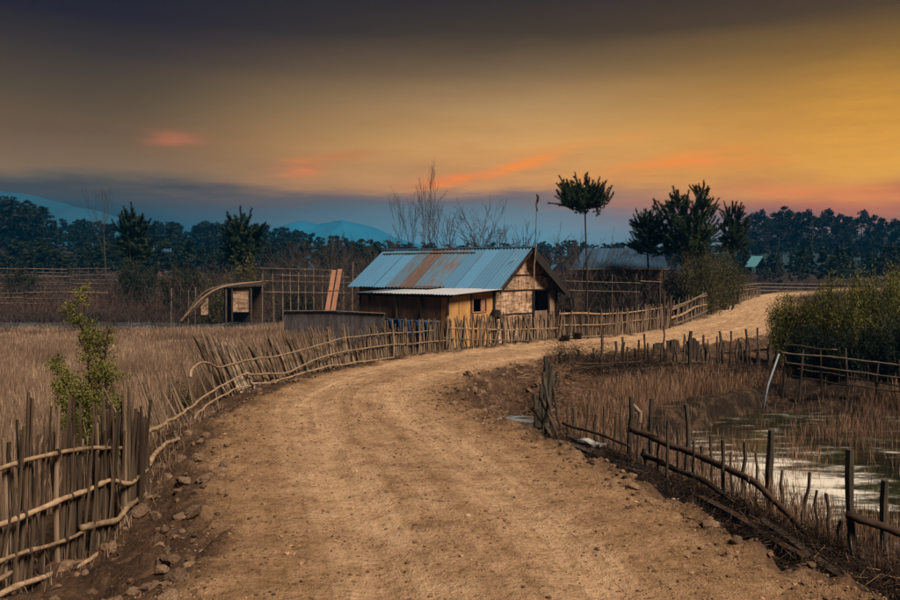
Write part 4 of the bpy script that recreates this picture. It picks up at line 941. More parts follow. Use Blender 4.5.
def tree_root(name, x, y, label, cat='tree', group=None):
    return tag(empty(name, (x, y, H(x, y))), label, cat, group)
def bare_tree(px, base_Y, top_py, label, seed, r=.07, depth=5, spread=.45, multi=1, name='bare_tree', L0=.3, group=None, up=.35, sq=.8):
    x = (px - 450) * base_Y / F; z0 = H(x, base_Y); hgt = CH + (HY - top_py) * base_Y / F - z0
    root = tree_root(name, x, base_Y, label, 'tree', group); rr = random.Random(seed)
    mb = MB(); tb = MB(); ends = []
    for m_ in range(multi):
        dd = np.array([rr.gauss(0, .22) if multi > 1 else 0, rr.gauss(0, .22) if multi > 1 else 0, 1.]); dd /= np.linalg.norm(dd)
        b = np.array([rr.gauss(0, .12) if multi > 1 else 0, 0, -.1]); l0 = hgt * L0; pts = [b, b + dd * l0 * .5 + [.02, 0, 0], b + dd * l0]
        mb.tube(pts, [r, r * .9, r * .8], 7)
        for q in range(3): grow(tb, pts[-1], dd + np.array([rr.gauss(0, .4), rr.gauss(0, .4), .1]), hgt * .24, r * .7, depth, ends, rr, spread, (2, 3), .76, up, 5, 3, .008)
    tb.V = [v * np.array([1, 1, hgt / max(np.vstack(tb.V)[:, 2].max(), .1)]) if False else v for v in tb.V]
    Z = np.vstack(tb.V)[:, 2]; k = hgt / np.percentile(Z, 99.7)
    tb.V = [v * k * [sq, sq, 1] for v in tb.V]; mb.V = [v * k * [sq, sq, 1] for v in mb.V]
    t1 = bpy.data.objects.new('trunk', mb.mesh('trunk', MT['bare_bark'], True)); t2 = bpy.data.objects.new('crown', tb.mesh('crown', MT['bare_bark']))
    for o in (t1, t2): COL.objects.link(o); o.parent = root
    return root
bare_tree(424, 40, 164, 'tallest leafless tree behind the hut with a narrow upright crown', 3, .055, 5, .30, 1, up=.6, sq=.46)
bare_tree(413, 42, 190, 'thin bare tree left of the tallest one behind the hut', 33, .03, 4, .26, 1, up=.6, sq=.5)
bare_tree(456, 38, 196, 'bare spreading tree behind the middle of the hut roof', 4, .03, 4, .5, 2, L0=.15, up=.3)
bare_tree(486, 39, 198, 'bare twisted tree behind the right half of the hut roof', 5, .035, 4, .5, 2, L0=.18, up=.3)
bare_tree(512, 41, 216, 'short bare sapling left of the flag pole', 6, .035, 3, .45, 2, L0=.2)
bare_tree(105, 82, 183, 'slender bare tree standing over the left fields', 9, .07, 4, .28, 1, L0=.4, up=.55)
bare_tree(575, 46, 232, 'small bare bush left of the far blue roof', 10, .035, 3, .4, 3, L0=.2)
bare_tree(395, 44, 222, 'low bare tree above the left end of the hut roof', 12, .035, 3, .45, 3, L0=.2)
bare_tree(340, 52, 232, 'bare brown tree behind the leaning planks', 14, .045, 4, .5, 3, L0=.2)
bare_tree(300, 54, 240, 'bare brown tree left of the leaning planks', 15, .045, 4, .5, 3, L0=.2)
bare_tree(543, 44, 222, 'wispy bare sapling right of the flag pole', 17, .03, 3, .35, 2, L0=.2)
bare_tree(612, 50, 236, 'bare bush growing over the far blue roof', 19, .04, 4, .5, 3, L0=.2)

def finger_pine(px, Y, top_py, crown_w_px, crown_h_px, label, seed, nf=70, name='pine_tree', m='pine', trunk_r=.09, lean=0, ydown=False, cluster=1.):
    x = (px - 450) * Y / F; z0 = H(x, Y); top = CH + (HY - top_py) * Y / F - z0; cw = crown_w_px * Y / F / 2; ch = crown_h_px * Y / F
    root = tree_root(name, x, Y, label); rr = random.Random(seed)
    mb = MB(); cc = top - ch * .55
    tp = [np.array([lean * t * t + .05 * math.sin(t * 5), 0, -.1 + (top - ch * .3) * t]) for t in np.linspace(0, 1, 8)]
    mb.tube(tp, np.linspace(trunk_r, trunk_r * .45, 8), 8)
    fb = MB(); bb = MB()
    for k in range(nf):
        a = rr.random() * 6.283; e = math.asin(rr.uniform(-.6, 1)); rad = rr.uniform(.62, 1.0) if k % 3 else rr.uniform(.25, .6)
        d = np.array([math.cos(a) * math.cos(e), math.sin(a) * math.cos(e), math.sin(e)])
        tip = np.array([lean, 0, cc]) + d * np.array([cw, cw, ch * .52 if d[2] > 0 else ch * .42]) * rad
        if d[2] < 0: tip = np.array([lean, 0, cc]) + (tip - np.array([lean, 0, cc])) * [.92, .92, .9]
        tip += np.array([rr.gauss(0, .05), rr.gauss(0, .08), rr.gauss(0, .06)]) * cw
        b0 = tp[-1] * [1, 1, 0] + np.array([0, 0, min(tp[-1][2], max(tip[2] - cw * .35, cc - ch * (.34 if ch > 2.5 else .14)))])
        mid = b0 + (tip - b0) * .6; mid[2] -= .08 * cw
        bb.tube([b0, mid, tip], [.035, .022, .01], 4)
        up = np.array([d[0] * .55, d[1] * .55, (.75 if d[2] > -.1 else .15) + rr.uniform(-.1, .3)]); up /= np.linalg.norm(up)
        fl = rr.uniform(.55, 1.0) * cluster
        needle_finger(fb, tip - up * fl * .35, tip + up * fl * .65, 170, .15 * cluster, .015 * cluster)
        # shorter side tufts
        for q in range(2):
            sd_ = up + np.array([rr.gauss(0, .6), rr.gauss(0, .6), rr.gauss(0, .3)]); sd_ /= np.linalg.norm(sd_)
            p_ = b0 + (tip - b0) * rr.uniform(.55, .95); needle_finger(fb, p_, p_ + sd_ * fl * .6, 110, .16 * cluster, .015 * cluster)
    Vv, Qf = leaves([(lean + cw * .55 * rr.uniform(-1, 1), cw * .55 * rr.uniform(-1, 1), cc + ch * .26 * rr.uniform(-1, 1)) for q in range(30)], [cw * .2] * 30, int(13 * nf), .11 * cluster, .8, .6); fb.add(Vv, Qf)
    for n_, b_, m_ in (('trunk', mb, MT['bark']), ('branches', bb, MT['bark']), ('crown', fb, MT[m])):
        o = bpy.data.objects.new(n_, b_.mesh(n_, m_)); COL.objects.link(o); o.parent = root
    return root
finger_pine(586, 38, 176, 60, 44, 'tall thin-stemmed pine with a flat round crown right of the hut', 21, 64, trunk_r=.06, cluster=.95)
finger_pine(686, 44, 190, 64, 84, 'largest dark pine with upright fingers beside the far road', 22, 105, trunk_r=.13, cluster=1.25)
finger_pine(703, 46, 180, 20, 46, 'single tall pine shoot sticking up behind the largest pine', 23, 12, trunk_r=.05, cluster=1.0)
finger_pine(648, 45, 210, 34, 54, 'smaller pine on the left flank of the largest pine', 24, 60, trunk_r=.08, cluster=1.15)
finger_pine(733, 50, 206, 34, 56, 'loose young pine on the right flank of the largest pine', 25, 48, trunk_r=.07, cluster=1.15)
finger_pine(243, 58, 208, 40, 70, 'dark pine with three upright shoots above the small shed', 26, 60, trunk_r=.09, cluster=1.6)
finger_pine(134, 62, 207, 36, 70, 'dark conical pine right of the slender bare tree', 27, 56, trunk_r=.09, cluster=1.6)

def bush(px, Y, top_py, w_px, label, seed, m='bush', n=6000, size=.05, name='bush', base_z=None, shoots=0, dens=.5, cat='bush', tall=1., group=None, up=.8, asp=.38):
    x = (px - 450) * Y / F; z0 = H(x, Y); h = CH + (HY - top_py) * Y / F - z0; w = w_px * Y / F / 2
    root = tree_root(name, x, Y, label, cat, group); rr = random.Random(seed); st = MB(); cs = []; rs = []
    for k in range(int(16 + w * 8)):
        a = rr.random() * 6.28; q = rr.random() ** .5 * w; px_, py_ = math.cos(a) * q, math.sin(a) * q * .8
        hh = h * (1 - .45 * (q / w) ** 2) * rr.uniform(.6, 1.0)
        st.tube([(px_ * .35, py_ * .35, -.05), (px_ * .8, py_ * .8, hh * .5), (px_, py_, hh)], [.022, .014, .006], 4)
        for t in (.25, .45, .62, .78, .92):
            cs.append((px_ * (.4 + .6 * t) + rr.gauss(0, .08 * w), py_ * (.4 + .6 * t) + rr.gauss(0, .08 * w), hh * t)); rs.append(h * rr.uniform(.07, .17) * (1.15 - .6 * t) + .03)
    Vv, Qf = leaves(cs, rs, n, size, 1.25, up, asp)
    fo = bpy.data.objects.new('foliage', mesh_np('foliage', Vv, [Qf], MT[m])); so = bpy.data.objects.new('stems', st.mesh('stems', MT['bark']))
    for o in (fo, so): COL.objects.link(o); o.parent = root
    return root
# bushes on the right above the pole fence
for k, a in enumerate([(800, 24, 300, 62, 'yellow-green bush at the roadside end of the right thicket', 'bush', 9000), (836, 23.4, 290, 70, 'tall yellow-green bush in the middle of the right thicket', 'bush', 10000), (878, 22.6, 272, 80, 'darker green bush at the right edge above the pole fence', 'bush', 12000),
                       (815, 21.8, 335, 56, 'low dark bush below the yellow-green ones by the poles', 'bush_dark', 6000), (858, 21.0, 330, 70, 'low dark bush in the centre behind the poles', 'bush_dark', 7000), (905, 20.6, 318, 80, 'low dark bush at the right edge behind the poles', 'bush_dark', 7000),
                       (930, 23.5, 262, 90, 'large green bush cut by the right edge of the view', 'bush', 10000), (855, 30, 286, 80, 'dull bush behind the yellow-green thicket', 'bush_olive', 6000), (910, 31, 262, 90, 'tall dull bush behind the right thicket', 'bush_olive', 8000)]):
    bush(a[0] - (4 if k < 3 else 0), a[1], a[2] - 16, a[3], a[4], 60 + k, a[5], int(a[6] * 3), .045, up=1.6, asp=.2)
# foliage beside the far road and the left bushes
bush(700, 43, 218, 52, 'olive bush under the largest pine on the road side', 80, 'bush_olive', 14000, .06, up=1.4, asp=.25)
bush(724, 48, 230, 44, 'rounded olive bush right of the pines', 81, 'bush_olive', 11000, .06, up=1.4, asp=.25)
bush(676, 45, 255, 34, 'dark bush at the foot of the largest pine', 82, 'bush_dark', 6000, .08)
bush(655, 47, 262, 30, 'dark bush between the far roof and the pines', 87, 'bush_dark', 5000, .08)
bush(182, 54, 246, 40, 'dense dark green bush left of the small shed', 83, 'bush_dark', 7000, .1)
bush(243, 57, 246, 44, 'olive bush under the three-shoot pine', 84, 'bush_olive', 5000, .1)
bush(138, 60, 248, 44, 'dark bush under the conical pine', 85, 'bush_dark', 5000, .1)
bush(300, 44, 284, 40, 'dark bush beside the small shed', 86, 'bush_dark', 4000, .08)
bush(22, 64, 262, 46, 'low dark bush in the far left field', 88, 'bush_dark', 3500, .1)
bush(212, 50, 276, 40, 'brown-green scrub right of the dense dark bush', 89, 'bush_olive', 3500, .09)
# young tree in the reeds behind the near fence
def sapling():
    Y = 9.8; x = (95 - 450) * Y / F; z0 = H(x, Y); root = tree_root('young_tree', x, Y, 'leafy young tree growing behind the near left fence', 'tree')
    rr = random.Random(5); st = MB(); cs = []; rs = []
    def P_(px, py): p = at(px, py, Y); return np.array([p[0] - x, 0, p[2] - z0])
    stems = [[P_(95, 470), P_(90, 400), P_(86, 345), P_(84, 312), P_(86, 286)], [P_(97, 470), P_(104, 400), P_(102, 360), P_(109, 330)], [P_(93, 470), P_(78, 410), P_(62, 372), P_(52, 362)], [P_(98, 470), P_(116, 430), P_(124, 395)], [P_(94, 470), P_(84, 420), P_(72, 395), P_(58, 385)]]
    for s_ in stems:
        s_ = [p + np.array([0, rr.gauss(0, .03) * k, 0]) for k, p in enumerate(s_)]
        c = catmull(np.array(s_), 5); st.tube(c, np.linspace(.018, .005, len(c)), 5)
        for k, p in enumerate(c):
            f = k / len(c)
            if f < .12: continue
            for q in range(3):
                d = np.array([rr.gauss(0, 1), rr.gauss(0, 1), rr.gauss(.3, .5)]); d /= np.linalg.norm(d); l = .30 * (1.1 - f) * rr.uniform(.5, 1.2) + .03
                st.tube([p, p + d * l], [.005, .002], 3)
                for u in (.4, .7, 1.0): cs.append(p + d * l * u); rs.append(.15 * (1.2 - f))
    Vv, Qf = leaves(cs, rs, 19000, .019, 1, .4)
    for n_, me in (('foliage', mesh_np('foliage', Vv, [Qf], MT['bush'])), ('trunk', st.mesh('trunk', MT['bark']))):
        o = bpy.data.objects.new(n_, me); COL.objects.link(o); o.parent = root
sapling()
bush(176, 15, 372, 34, 'small olive shrub in the reeds beyond the young tree', 90, 'bush_olive', 1500, .03)

# forests
def far_tree(seed, n=1500, kind='round'):
    rr = random.Random(seed); st = MB(); h = 1.0; cs = []; rs = []
    st.tube([(0, 0, -.05), (.01, 0, .4), (0, .01, .85)], [.018, .013, .005], 5)
    for k in range(34):
        if kind == 'cone': t = rr.uniform(.25, 1); q = .2 * (1.05 - t) + .02
        else: t = rr.uniform(.38, 1); q = .27 * math.sin(min(1, (1.06 - t) * 1.9) * 1.57)
        a = rr.random() * 6.28; e = q * rr.uniform(.4, 1.05); c = (math.cos(a) * e, math.sin(a) * e, t)
        st.tube([(0, 0, t - .08), c], [.006, .002], 3); cs.append(c); rs.append(rr.uniform(.035, .075))
    Vv, Qf = leaves(cs, rs, n, .020, .7, .3)
    return st, Vv, Qf
PT = [far_tree(200 + k, 2300, 'round') for k in range(4)] + [far_tree(210 + k, 1600, 'cone') for k in range(3)]
tm = [(t[0].mesh('trunk', MT['bark']), mesh_np('crown', t[1], [t[2]], MT['forest'])) for t in PT]
rr = random.Random(77)
tops = [(738, 224), (746, 219), (757, 216), (768, 219), (779, 213), (790, 212), (801, 215), (812, 213), (822, 216), (833, 213), (843, 219), (851, 226), (862, 214), (874, 224), (884, 219), (895, 221), (908, 217), (922, 214), (938, 218)]
for k, (px, py) in enumerate(tops * 2):
    Y = (172 if k < len(tops) else 200) + rr.uniform(-10, 12); px = px + (rr.uniform(-5, 5) if k >= len(tops) else 0)
    x = (px - 450) * Y / F; z0 = H(x, Y); h = CH + (HY - py - (rr.uniform(-6, 0) if k >= len(tops) else 0)) * Y / F - z0
    q = rr.randrange(4) if px < 880 else rr.randrange(7)
    root = tag(empty('forest_tree', (x, Y, z0), rr.random() * 6), 'tall dark tree in the wood on the right skyline', 'tree', 'trees of the right skyline wood')
    root.scale = (h * rr.uniform(.9, 1.2), h * 1.0, h)
    for o in (bpy.data.objects.new('trunk', tm[q][0]), bpy.data.objects.new('crown', tm[q][1])): COL.objects.link(o); o.parent = root
def wood(name, items, label, m):
    Vs = []; Qs = []; n = 0; TV = []; TQ = []
    for (x, y, h, q) in items:
        z = H(x, y) - .2; st, Vv, Qf = PT[q]; sel = slice(0, 4 * int(900 if y < 170 else 620)); v = Vv[sel] * np.array([h * 1.25, h * 1.25, h]); a = rr.random() * 6.28
        k = 2.0  # larger sprays of leaves for the far wood
        cen = v.reshape(-1, 4, 3).mean(1, keepdims=True); v = (cen + (v.reshape(-1, 4, 3) - cen) * k).reshape(-1, 3)
        c, s_ = math.cos(a), math.sin(a); v = np.stack([v[:, 0] * c - v[:, 1] * s_ + x, v[:, 0] * s_ + v[:, 1] * c + y, v[:, 2] + z], -1)
        Vs.append(v); Qs.append(np.arange(len(v)).reshape(-1, 4) + n); n += len(v)
    o = bpy.data.objects.new(name, mesh_np(name, np.vstack(Vs), [np.vstack(Qs)], MT[m])); COL.objects.link(o); tag(o, label, 'wood', kind='stuff')
sky_px = [-120, 0, 22, 42, 58, 72, 120, 170, 230, 290, 350, 420, 520, 560, 640, 735]
sky_py = [190, 196, 198, 205, 215, 219, 221, 222, 220, 228, 238, 243, 243, 240, 243, 246]
items = []
for k in range(420):
    px = rr.uniform(-110, 740); Y = rr.uniform(150, 260); x = (px - 450) * Y / F
    t = np.interp(px, sky_px, sky_py) + (Y < 200) * rr.uniform(2, 18) + rr.uniform(-1, 5); h = CH + (HY - t) * Y / F - H(x, Y)
    if h > 2: items.append((x, Y, h, rr.randrange(7)))
wood('far_wood', items, 'dark wooded skyline from the left edge to behind the hut', 'forest')
items = []
for k in range(110):
    px = rr.uniform(-60, 400); Y = rr.uniform(100, 140); x = (px - 450) * Y / F; t = rr.uniform(238, 256); h = CH + (HY - t) * Y / F - H(x, Y)
    if h > 1: items.append((x, Y, h, rr.randrange(7)))
for k in range(70):
    px = rr.uniform(740, 1000); Y = rr.uniform(95, 150); x = (px - 450) * Y / F; t = rr.uniform(244, 262); h = CH + (HY - t) * Y / F - H(x, Y)
    if h > 1: items.append((x, Y, h, rr.randrange(7)))
wood('near_wood', items, 'lower belt of dark trees and scrub in front of the skyline', 'bush_dark')

# ------------------------------------------------------------------ the hut
TH = R(40); U = np.array([-math.cos(TH), math.sin(TH), 0]); VV_ = np.array([math.sin(TH), math.cos(TH), 0]); E0 = np.array([1.84, 29.32, 0])
zg = -.35
hut = empty('hut', tuple(E0 + [0, 0, zg])); tag(hut, 'bamboo and board hut with a rust-streaked blue tin roof beside the road', 'hut')
hut.rotation_euler = (0, 0, math.atan2(U[1], U[0]))        # local x runs along the ridge (u), local y = -v
def W(a, b, z): return np.array([a, -b, z - zg])           # hut-local point
def hb(mb, name, m, parent=hut):
    o = bpy.data.objects.new(name, mb.mesh(name, MT[m])); COL.objects.link(o); o.parent = parent; return o
ZE, ZR, ZB = 1.71, 3.25, 1.47; BR = 2.07; BB = 4.6; LEN = 8.03
def sheet_roof(p00, p10, p01, p11, m, waves=8, amp=.018, name='roof_sheet', th=.006, parent=hut, sag=0.):
    """corrugated sheet: p00-p10 along the eave, p01-p11 along the ridge"""
    p00, p10, p01, p11 = map(np.array, (p00, p10, p01, p11)); nrm = np.cross(p10 - p00, p01 - p00); nrm = nrm / np.linalg.norm(nrm)
    if nrm[2] < 0: nrm = -nrm
    nu = waves * 4; P = []
    rows = 4
    for r in range(rows):
        t = r / (rows - 1)
        for k in range(nu + 1):
            s_ = k / nu; p = (p00 * (1 - s_) + p10 * s_) * (1 - t) + (p01 * (1 - s_) + p11 * s_) * t
            P.append(p + nrm * (amp * math.sin(2 * math.pi * waves * s_) - sag * math.sin(math.pi * t)))
    n = nu + 1; Q = [[r * n + k, r * n + k + 1, (r + 1) * n + k + 1, (r + 1) * n + k] for r in range(rows - 1) for k in range(nu)]
    mb = MB(); mb.add(P, Q); o = hb(mb, name, m, parent)
    md = o.modifiers.new('thick', 'SOLIDIFY'); md.thickness = th; return o
# front slope: eleven sheets; the rusty one and the stained ones as in the photo
fr = {3: 'roof', 4: 'roof_half', 5: 'roof_half', 6: 'roof_rusty', 7: 'roof_half'}
NS = 11
for k in range(NS):
    a0 = LEN * k / NS - .02; a1 = LEN * (k + 1) / NS + .05; dz = .006 * (k % 2) + random.uniform(0, .012); eo = random.uniform(-.06, .05)
    sheet_roof(W(a0, -.05 + eo, ZE - .03 + dz), W(a1, -.05 + eo, ZE - .03 + dz), W(a0, BR, ZR + dz), W(a1, BR, ZR + dz), fr.get(k, 'roof'), 5, .028)
for k in range(NS):
    a0 = LEN * k / NS - .02 - .15 * (k == 0); a1 = LEN * (k + 1) / NS + .05; dz = .006 * (k % 2)
    sheet_roof(W(a0, BB, ZB + dz), W(a1, BB, ZB + dz), W(a0, BR, ZR + dz), W(a1, BR, ZR + dz), 'roof_half', 7, .016)
mb = MB(); mb.tube([W(-.12, BR, ZR + .03), W(2.6, BR, ZR + .045), W(5.3, BR, ZR + .03), W(LEN + .1, BR, ZR + .05)], .055, 6); hb(mb, 'ridge_cap', 'roof_half')
mb = MB(); mb.tube([W(2.6, BR - .25, ZR - .14), W(5, BR - .22, ZR - .12), W(LEN - .2, BR - .25, ZR - .13)], .035, 6); hb(mb, 'roof_pole', 'rail_dim')
# barge boards, dark
mb = MB(); mb.hexa(W(-.05, -.05, ZE - .10), W(-.05, BR, ZR - .05), W(-.05, BR, ZR - .17), W(-.05, -.05, ZE - .2), (.03, 0, 0)); hb(mb, 'barge_board', 'dark')
mb = MB(); mb.hexa(W(-.17, BB + .05, ZB - .05), W(-.17, BR, ZR - .02), W(-.17, BR - .02, ZR - .42), W(-.17, BB - .1, ZB - .22), (.04, 0, 0)); hb(mb, 'barge_board', 'dark')
# rafters under the gable overhang
for b0, z0, b1, z1 in ((0.0, ZE - .1, BR, ZR - .12), (BB, ZB - .08, BR, ZR - .12)):
    for a in (.12, 1.6, 3.2, 4.8, 6.4, 7.8): mb = MB(); mb.tube([W(a, b0, z0), W(a, b1, z1)], .035, 5); hb(mb, 'rafter', 'dark')
AW = .32; RB = 4.25   # gable wall plane, rear wall
def roofz(b): return ZE + (ZR - ZE) * b / BR if b < BR else ZR + (ZB - ZR) * (b - BR) / (BB - BR)
# gable wall: mat panels between battens
cols = [.02, .56, 1.10, 1.62, 2.12, 2.57, 3.1, 3.66, RB]
for c in range(len(cols) - 1):
    b0, b1 = cols[c] + .004, cols[c + 1] - .004
    rows = [zg, .05, .72, 1.22, 1.60, 2.2, 2.8] if c < 5 or c >= 7 else [1.58, 2.2, 2.8]
    for r in range(len(rows)):
        z0 = rows[r] + .004; z1 = rows[r + 1] - .004 if r + 1 < len(rows) else 9
        t0, t1 = min(z1, roofz(b0) - .06), min(z1, roofz(b1) - .06)
        if t0 <= z0 + .03 and t1 <= z0 + .03: continue
        if t0 <= z0: t0 = z0 + .002
        if t1 <= z0: t1 = z0 + .002
        off = random.uniform(-.006, .006)
        mb = MB(); mb.hexa(W(AW + off, b0, z0), W(AW + off, b1, z0), W(AW + off, b1, t1), W(AW + off, b0, t0), (.025, 0, 0)); hb(mb, 'wall_panel', 'woven' if c < 7 else 'mudboard')
for z, b0, b1 in ((1.62, .05, 4.2), (.72, .05, 2.55), (2.2, .75, 3.35)):
    mb = MB(); mb.tube([W(AW - .03, b0, z), W(AW - .035, (b0 + b1) / 2, z + .02), W(AW - .03, b1, z)], .022, 5); hb(mb, 'batten', 'post')
for b in (.0, 2.57, 3.66, RB):
    mb = MB(); mb.tube([W(AW - .05, b, zg - .1), W(AW - .05, b, min(1.6, roofz(b) - .08))], .05, 6); hb(mb, 'corner_post', 'dark')
mb = MB(); mb.tube([W(-.08, BR + .02, 1.66), W(-.09, BR, 2.5), W(-.2, BR - .02, ZR + .1)], .028, 6); hb(mb, 'gable_pole', 'rail')
mb = MB()  # half wall below the dark opening
for k in range(6): mb.box(W(AW, 2.68 + k * .17, .22), (.02, .15, 1.12), jit=.008)
hb(mb, 'opening_boards', 'mudboard')
# back rooms: floor-to-roof dark lining and other walls
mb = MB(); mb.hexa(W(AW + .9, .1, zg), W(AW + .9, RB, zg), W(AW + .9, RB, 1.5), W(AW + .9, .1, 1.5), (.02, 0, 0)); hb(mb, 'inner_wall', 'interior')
mb = MB(); mb.hexa(W(AW, RB, zg), W(LEN - .3, RB, zg), W(LEN - .3, RB, roofz(RB) - .08), W(AW, RB, roofz(RB) - .08), (0, -.03, 0)); hb(mb, 'rear_wall', 'mudboard')
for k in range(12):   # main front wall left of the lean-to and above it
    a0 = 4.35 + k * .28
    if a0 > LEN - .5: break
    mb = MB(); mb.box(W(a0 + .14, .25, (ZE + zg) / 2), (.265, .03, ZE - zg - .02), jit=.006); hb(mb, 'wall_board', 'mudboard')
mb = MB(); mb.hexa(W(LEN - .35, .25, zg), W(LEN - .35, RB, zg), W(LEN - .35, RB, roofz(RB) - .1), W(LEN - .35, .25, ZE), (.03, 0, 0)); hb(mb, 'end_wall', 'mudboard')
mb = MB(); mb.add([W(LEN - .33, .25, ZE - .02), W(LEN - .33, RB, roofz(RB) - .12), W(LEN - .33, BR, ZR - .1)], T=[[0, 1, 2]]); hb(mb, 'end_gable', 'woven')
# lean-to
LB, LA, ZL = -2.62, 4.1, 1.60
for k in range(5):
    a0, a1 = [(-.06, .9), (.86, 1.9), (1.85, 2.9), (2.85, 3.9), (3.85, 4.75)][k]
    sheet_roof(W(a0, LB - .18, ZL - .05 + .008 * (k % 2)), W(a1, LB - .18, ZL - .05 + .008 * (k % 2)), W(a0, .05, ZE - .02 + .008 * (k % 2)), W(a1, .05, ZE - .02 + .008 * (k % 2)), 'roof_pale' if k < 4 else 'roof_half', 7, .014, 'awning_sheet')
sheet_roof(W(2.6, -1.0, ZE - .005), W(4.6, -1.1, ZE + .01), W(2.6, -.05, ZE + .05), W(4.6, -.05, ZE + .05), 'roof_rusty', 10, .014, 'awning_sheet')
mb = MB(); mb.box(W(2.3, LB - .1, ZL - .11), (4.7, .06, .07)); hb(mb, 'awning_beam', 'dark')
na = 13
for k in range(na):
    a0 = AW + (LA - AW) * k / na; a1 = AW + (LA - AW) * (k + 1) / na - .012; off = random.uniform(-.012, .012)
    mb = MB(); mb.hexa(W(a0, LB + off, zg), W(a1, LB + off, zg), W(a1, LB + off, ZL - .13), W(a0, LB + off, ZL - .13), (0, -.02, 0)); hb(mb, 'wall_board', 'mudboard' if k else 'ply')
for k in range(3):   # plywood side with the window
    b0, b1 = [(LB + .03, LB + .62), (LB + .63, -1.34), (-1.33, -.02)][k]
    if k < 2: mb = MB(); mb.hexa(W(AW - .01 * k, b0, zg), W(AW - .01 * k, b1 - .01, zg), W(AW - .01 * k, b1 - .01, ZL - .05), W(AW - .01 * k, b0, ZL - .12), (.02, 0, 0)); hb(mb, 'plywood_panel', 'ply')
    else:
        for (c0, c1, z0, z1) in ((b0, b1, zg, .90), (b0, b1, 1.36, ZL + .02), (b0, -1.24, .904, 1.356), (-.42, b1, .904, 1.356)):
            mb = MB(); mb.hexa(W(AW, c0, z0), W(AW, c1, z0), W(AW, c1, z1), W(AW, c0, z1), (.02, 0, 0)); hb(mb, 'plywood_panel', 'ply')
win = MB()
for (c0, c1, z0, z1) in ((-1.26, -1.21, .86, 1.40), (-.45, -.40, .86, 1.40), (-1.21, -.45, 1.36, 1.40), (-1.21, -.45, .86, .90)):
    win.hexa(W(AW - .03, c0, z0), W(AW - .03, c1, z0), W(AW - .03, c1, z1), W(AW - .03, c0, z1), (.025, 0, 0))
wo = hb(win, 'window', 'plank')
mb = MB(); mb.hexa(W(AW + .02, -.72, .91), W(AW + .02, -.46, .91), W(AW + .02, -.46, 1.35), W(AW + .02, -.72, 1.35), (.02, 0, 0)); hb(mb, 'shutter', 'plank', wo)
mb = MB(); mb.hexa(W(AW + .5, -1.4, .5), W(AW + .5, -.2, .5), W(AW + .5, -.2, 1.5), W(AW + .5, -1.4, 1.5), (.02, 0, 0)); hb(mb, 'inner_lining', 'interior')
for b in (LB + .0, -1.33): mb = MB(); mb.tube([W(AW - .04, b, zg - .1), W(AW - .04, b, ZL - .08)], .035, 6); hb(mb, 'corner_post', 'post')
for a in (1.5, 2.7, 4.1): mb = MB(); mb.tube([W(a, LB - .05, zg - .1), W(a, LB - .05, ZL - .1)], .035, 6); hb(mb, 'corner_post', 'post')
mb = MB(); mb.tube([W(4.62, LB - .02, zg - .1), W(4.62, LB - .02, ZL - .1)], .04, 6); hb(mb, 'awning_post', 'post')
# blue tarpaulin hung along the lean-to foot
def hutpt(a, b, z): return E0 + U * a + VV_ * b + np.array([0, 0, z])
def tarp():
    mb = MB(); n = 40; rows = 7; P = []
    for r in range(rows):
        for k in range(n + 1):
            s_ = k / n; a = .55 + 2.7 * s_; z = .66 - r / (rows - 1) * (.62 + .12 * math.sin(s_ * 17)) - .03 * abs(math.sin(s_ * 9)); b = LB - .30 - .05 * math.sin(s_ * 40 + r * .4) - .02 * math.sin(s_ * 90)
            P.append(hutpt(a, b, z))
    Q = [[r * (n + 1) + k, r * (n + 1) + k + 1, (r + 1) * (n + 1) + k + 1, (r + 1) * (n + 1) + k] for r in range(rows - 1) for k in range(n)]
    mb.add(P, Q); o = mb.build('tarpaulin', MT['blueplastic'], None, True); md = o.modifiers.new('thick', 'SOLIDIFY'); md.thickness = .008
    tag(o, 'crumpled blue plastic sheet hung along the foot of the hut wall', 'tarpaulin')
    mb = MB(); mb.tube([hutpt(.4, LB - .28, .64), hutpt(1.9, LB - .28, .61), hutpt(3.4, LB - .28, .64)], .02, 5); tag(mb.build('clothes_pole', MT['rail_dim'], None, True), 'thin pole that carries the blue plastic sheet', 'pole')
    for a in (.45, 3.35):
        mb = MB(); mb.tube([hutpt(a, LB - .28, zg - .1), hutpt(a, LB - .28, .66)], .022, 5); 
        o2 = mb.build('upright', MT['post']); o2.parent = bpy.data.objects['clothes_pole']
tarp()
# black pot on the fence by the hut corner
def lathe(name, prof, m, loc, n=12):
    mb = MB(); P = []; Q = []
    for r, z in prof: P += [(r * math.cos(2 * math.pi * k / n), r * math.sin(2 * math.pi * k / n), z) for k in range(n)]
    for i in range(len(prof) - 1):
        for k in range(n): Q.append([i * n + k, i * n + (k + 1) % n, (i + 1) * n + (k + 1) % n, (i + 1) * n + k])
    mb.add(P, Q); o = mb.build(name, m, None, True); o.location = loc; return o
p = at(496, 316, 27.9); tag(lathe('black_pot', [(.001, 0), (.14, .02), (.2, .12), (.19, .24), (.14, .3), (.16, .33), (.15, .335), (.12, .3), (.001, .28)], MT['dark'], (p[0], p[1], p[2] - .12)), 'round black pot set on a post beside the hut corner', 'pot')
mb = MB(); mb.tube([(p[0], p[1], H(p[0], p[1]) - .1), (p[0], p[1], p[2] - .12)], .05, 6); tag(mb.build('pot_post', MT['post']), 'short post under the black pot at the hut corner', 'post')
# two dark tubs at the foot of the fence, road side
for px, l in ((566, 'dark bucket at the foot of the fence right of the hut, left one'), (578, 'dark bucket at the foot of the fence right of the hut, right one')):
    x, y = FENCE_L(px, .35); tag(lathe('bucket', [(.001, 0), (.11, 0), (.14, .2), (.15, .21), (.14, .21), (.11, .04), (.001, .03)], MT['dark'], (x, y, H(x, y))), l, 'bucket', 'dark buckets by the fence')

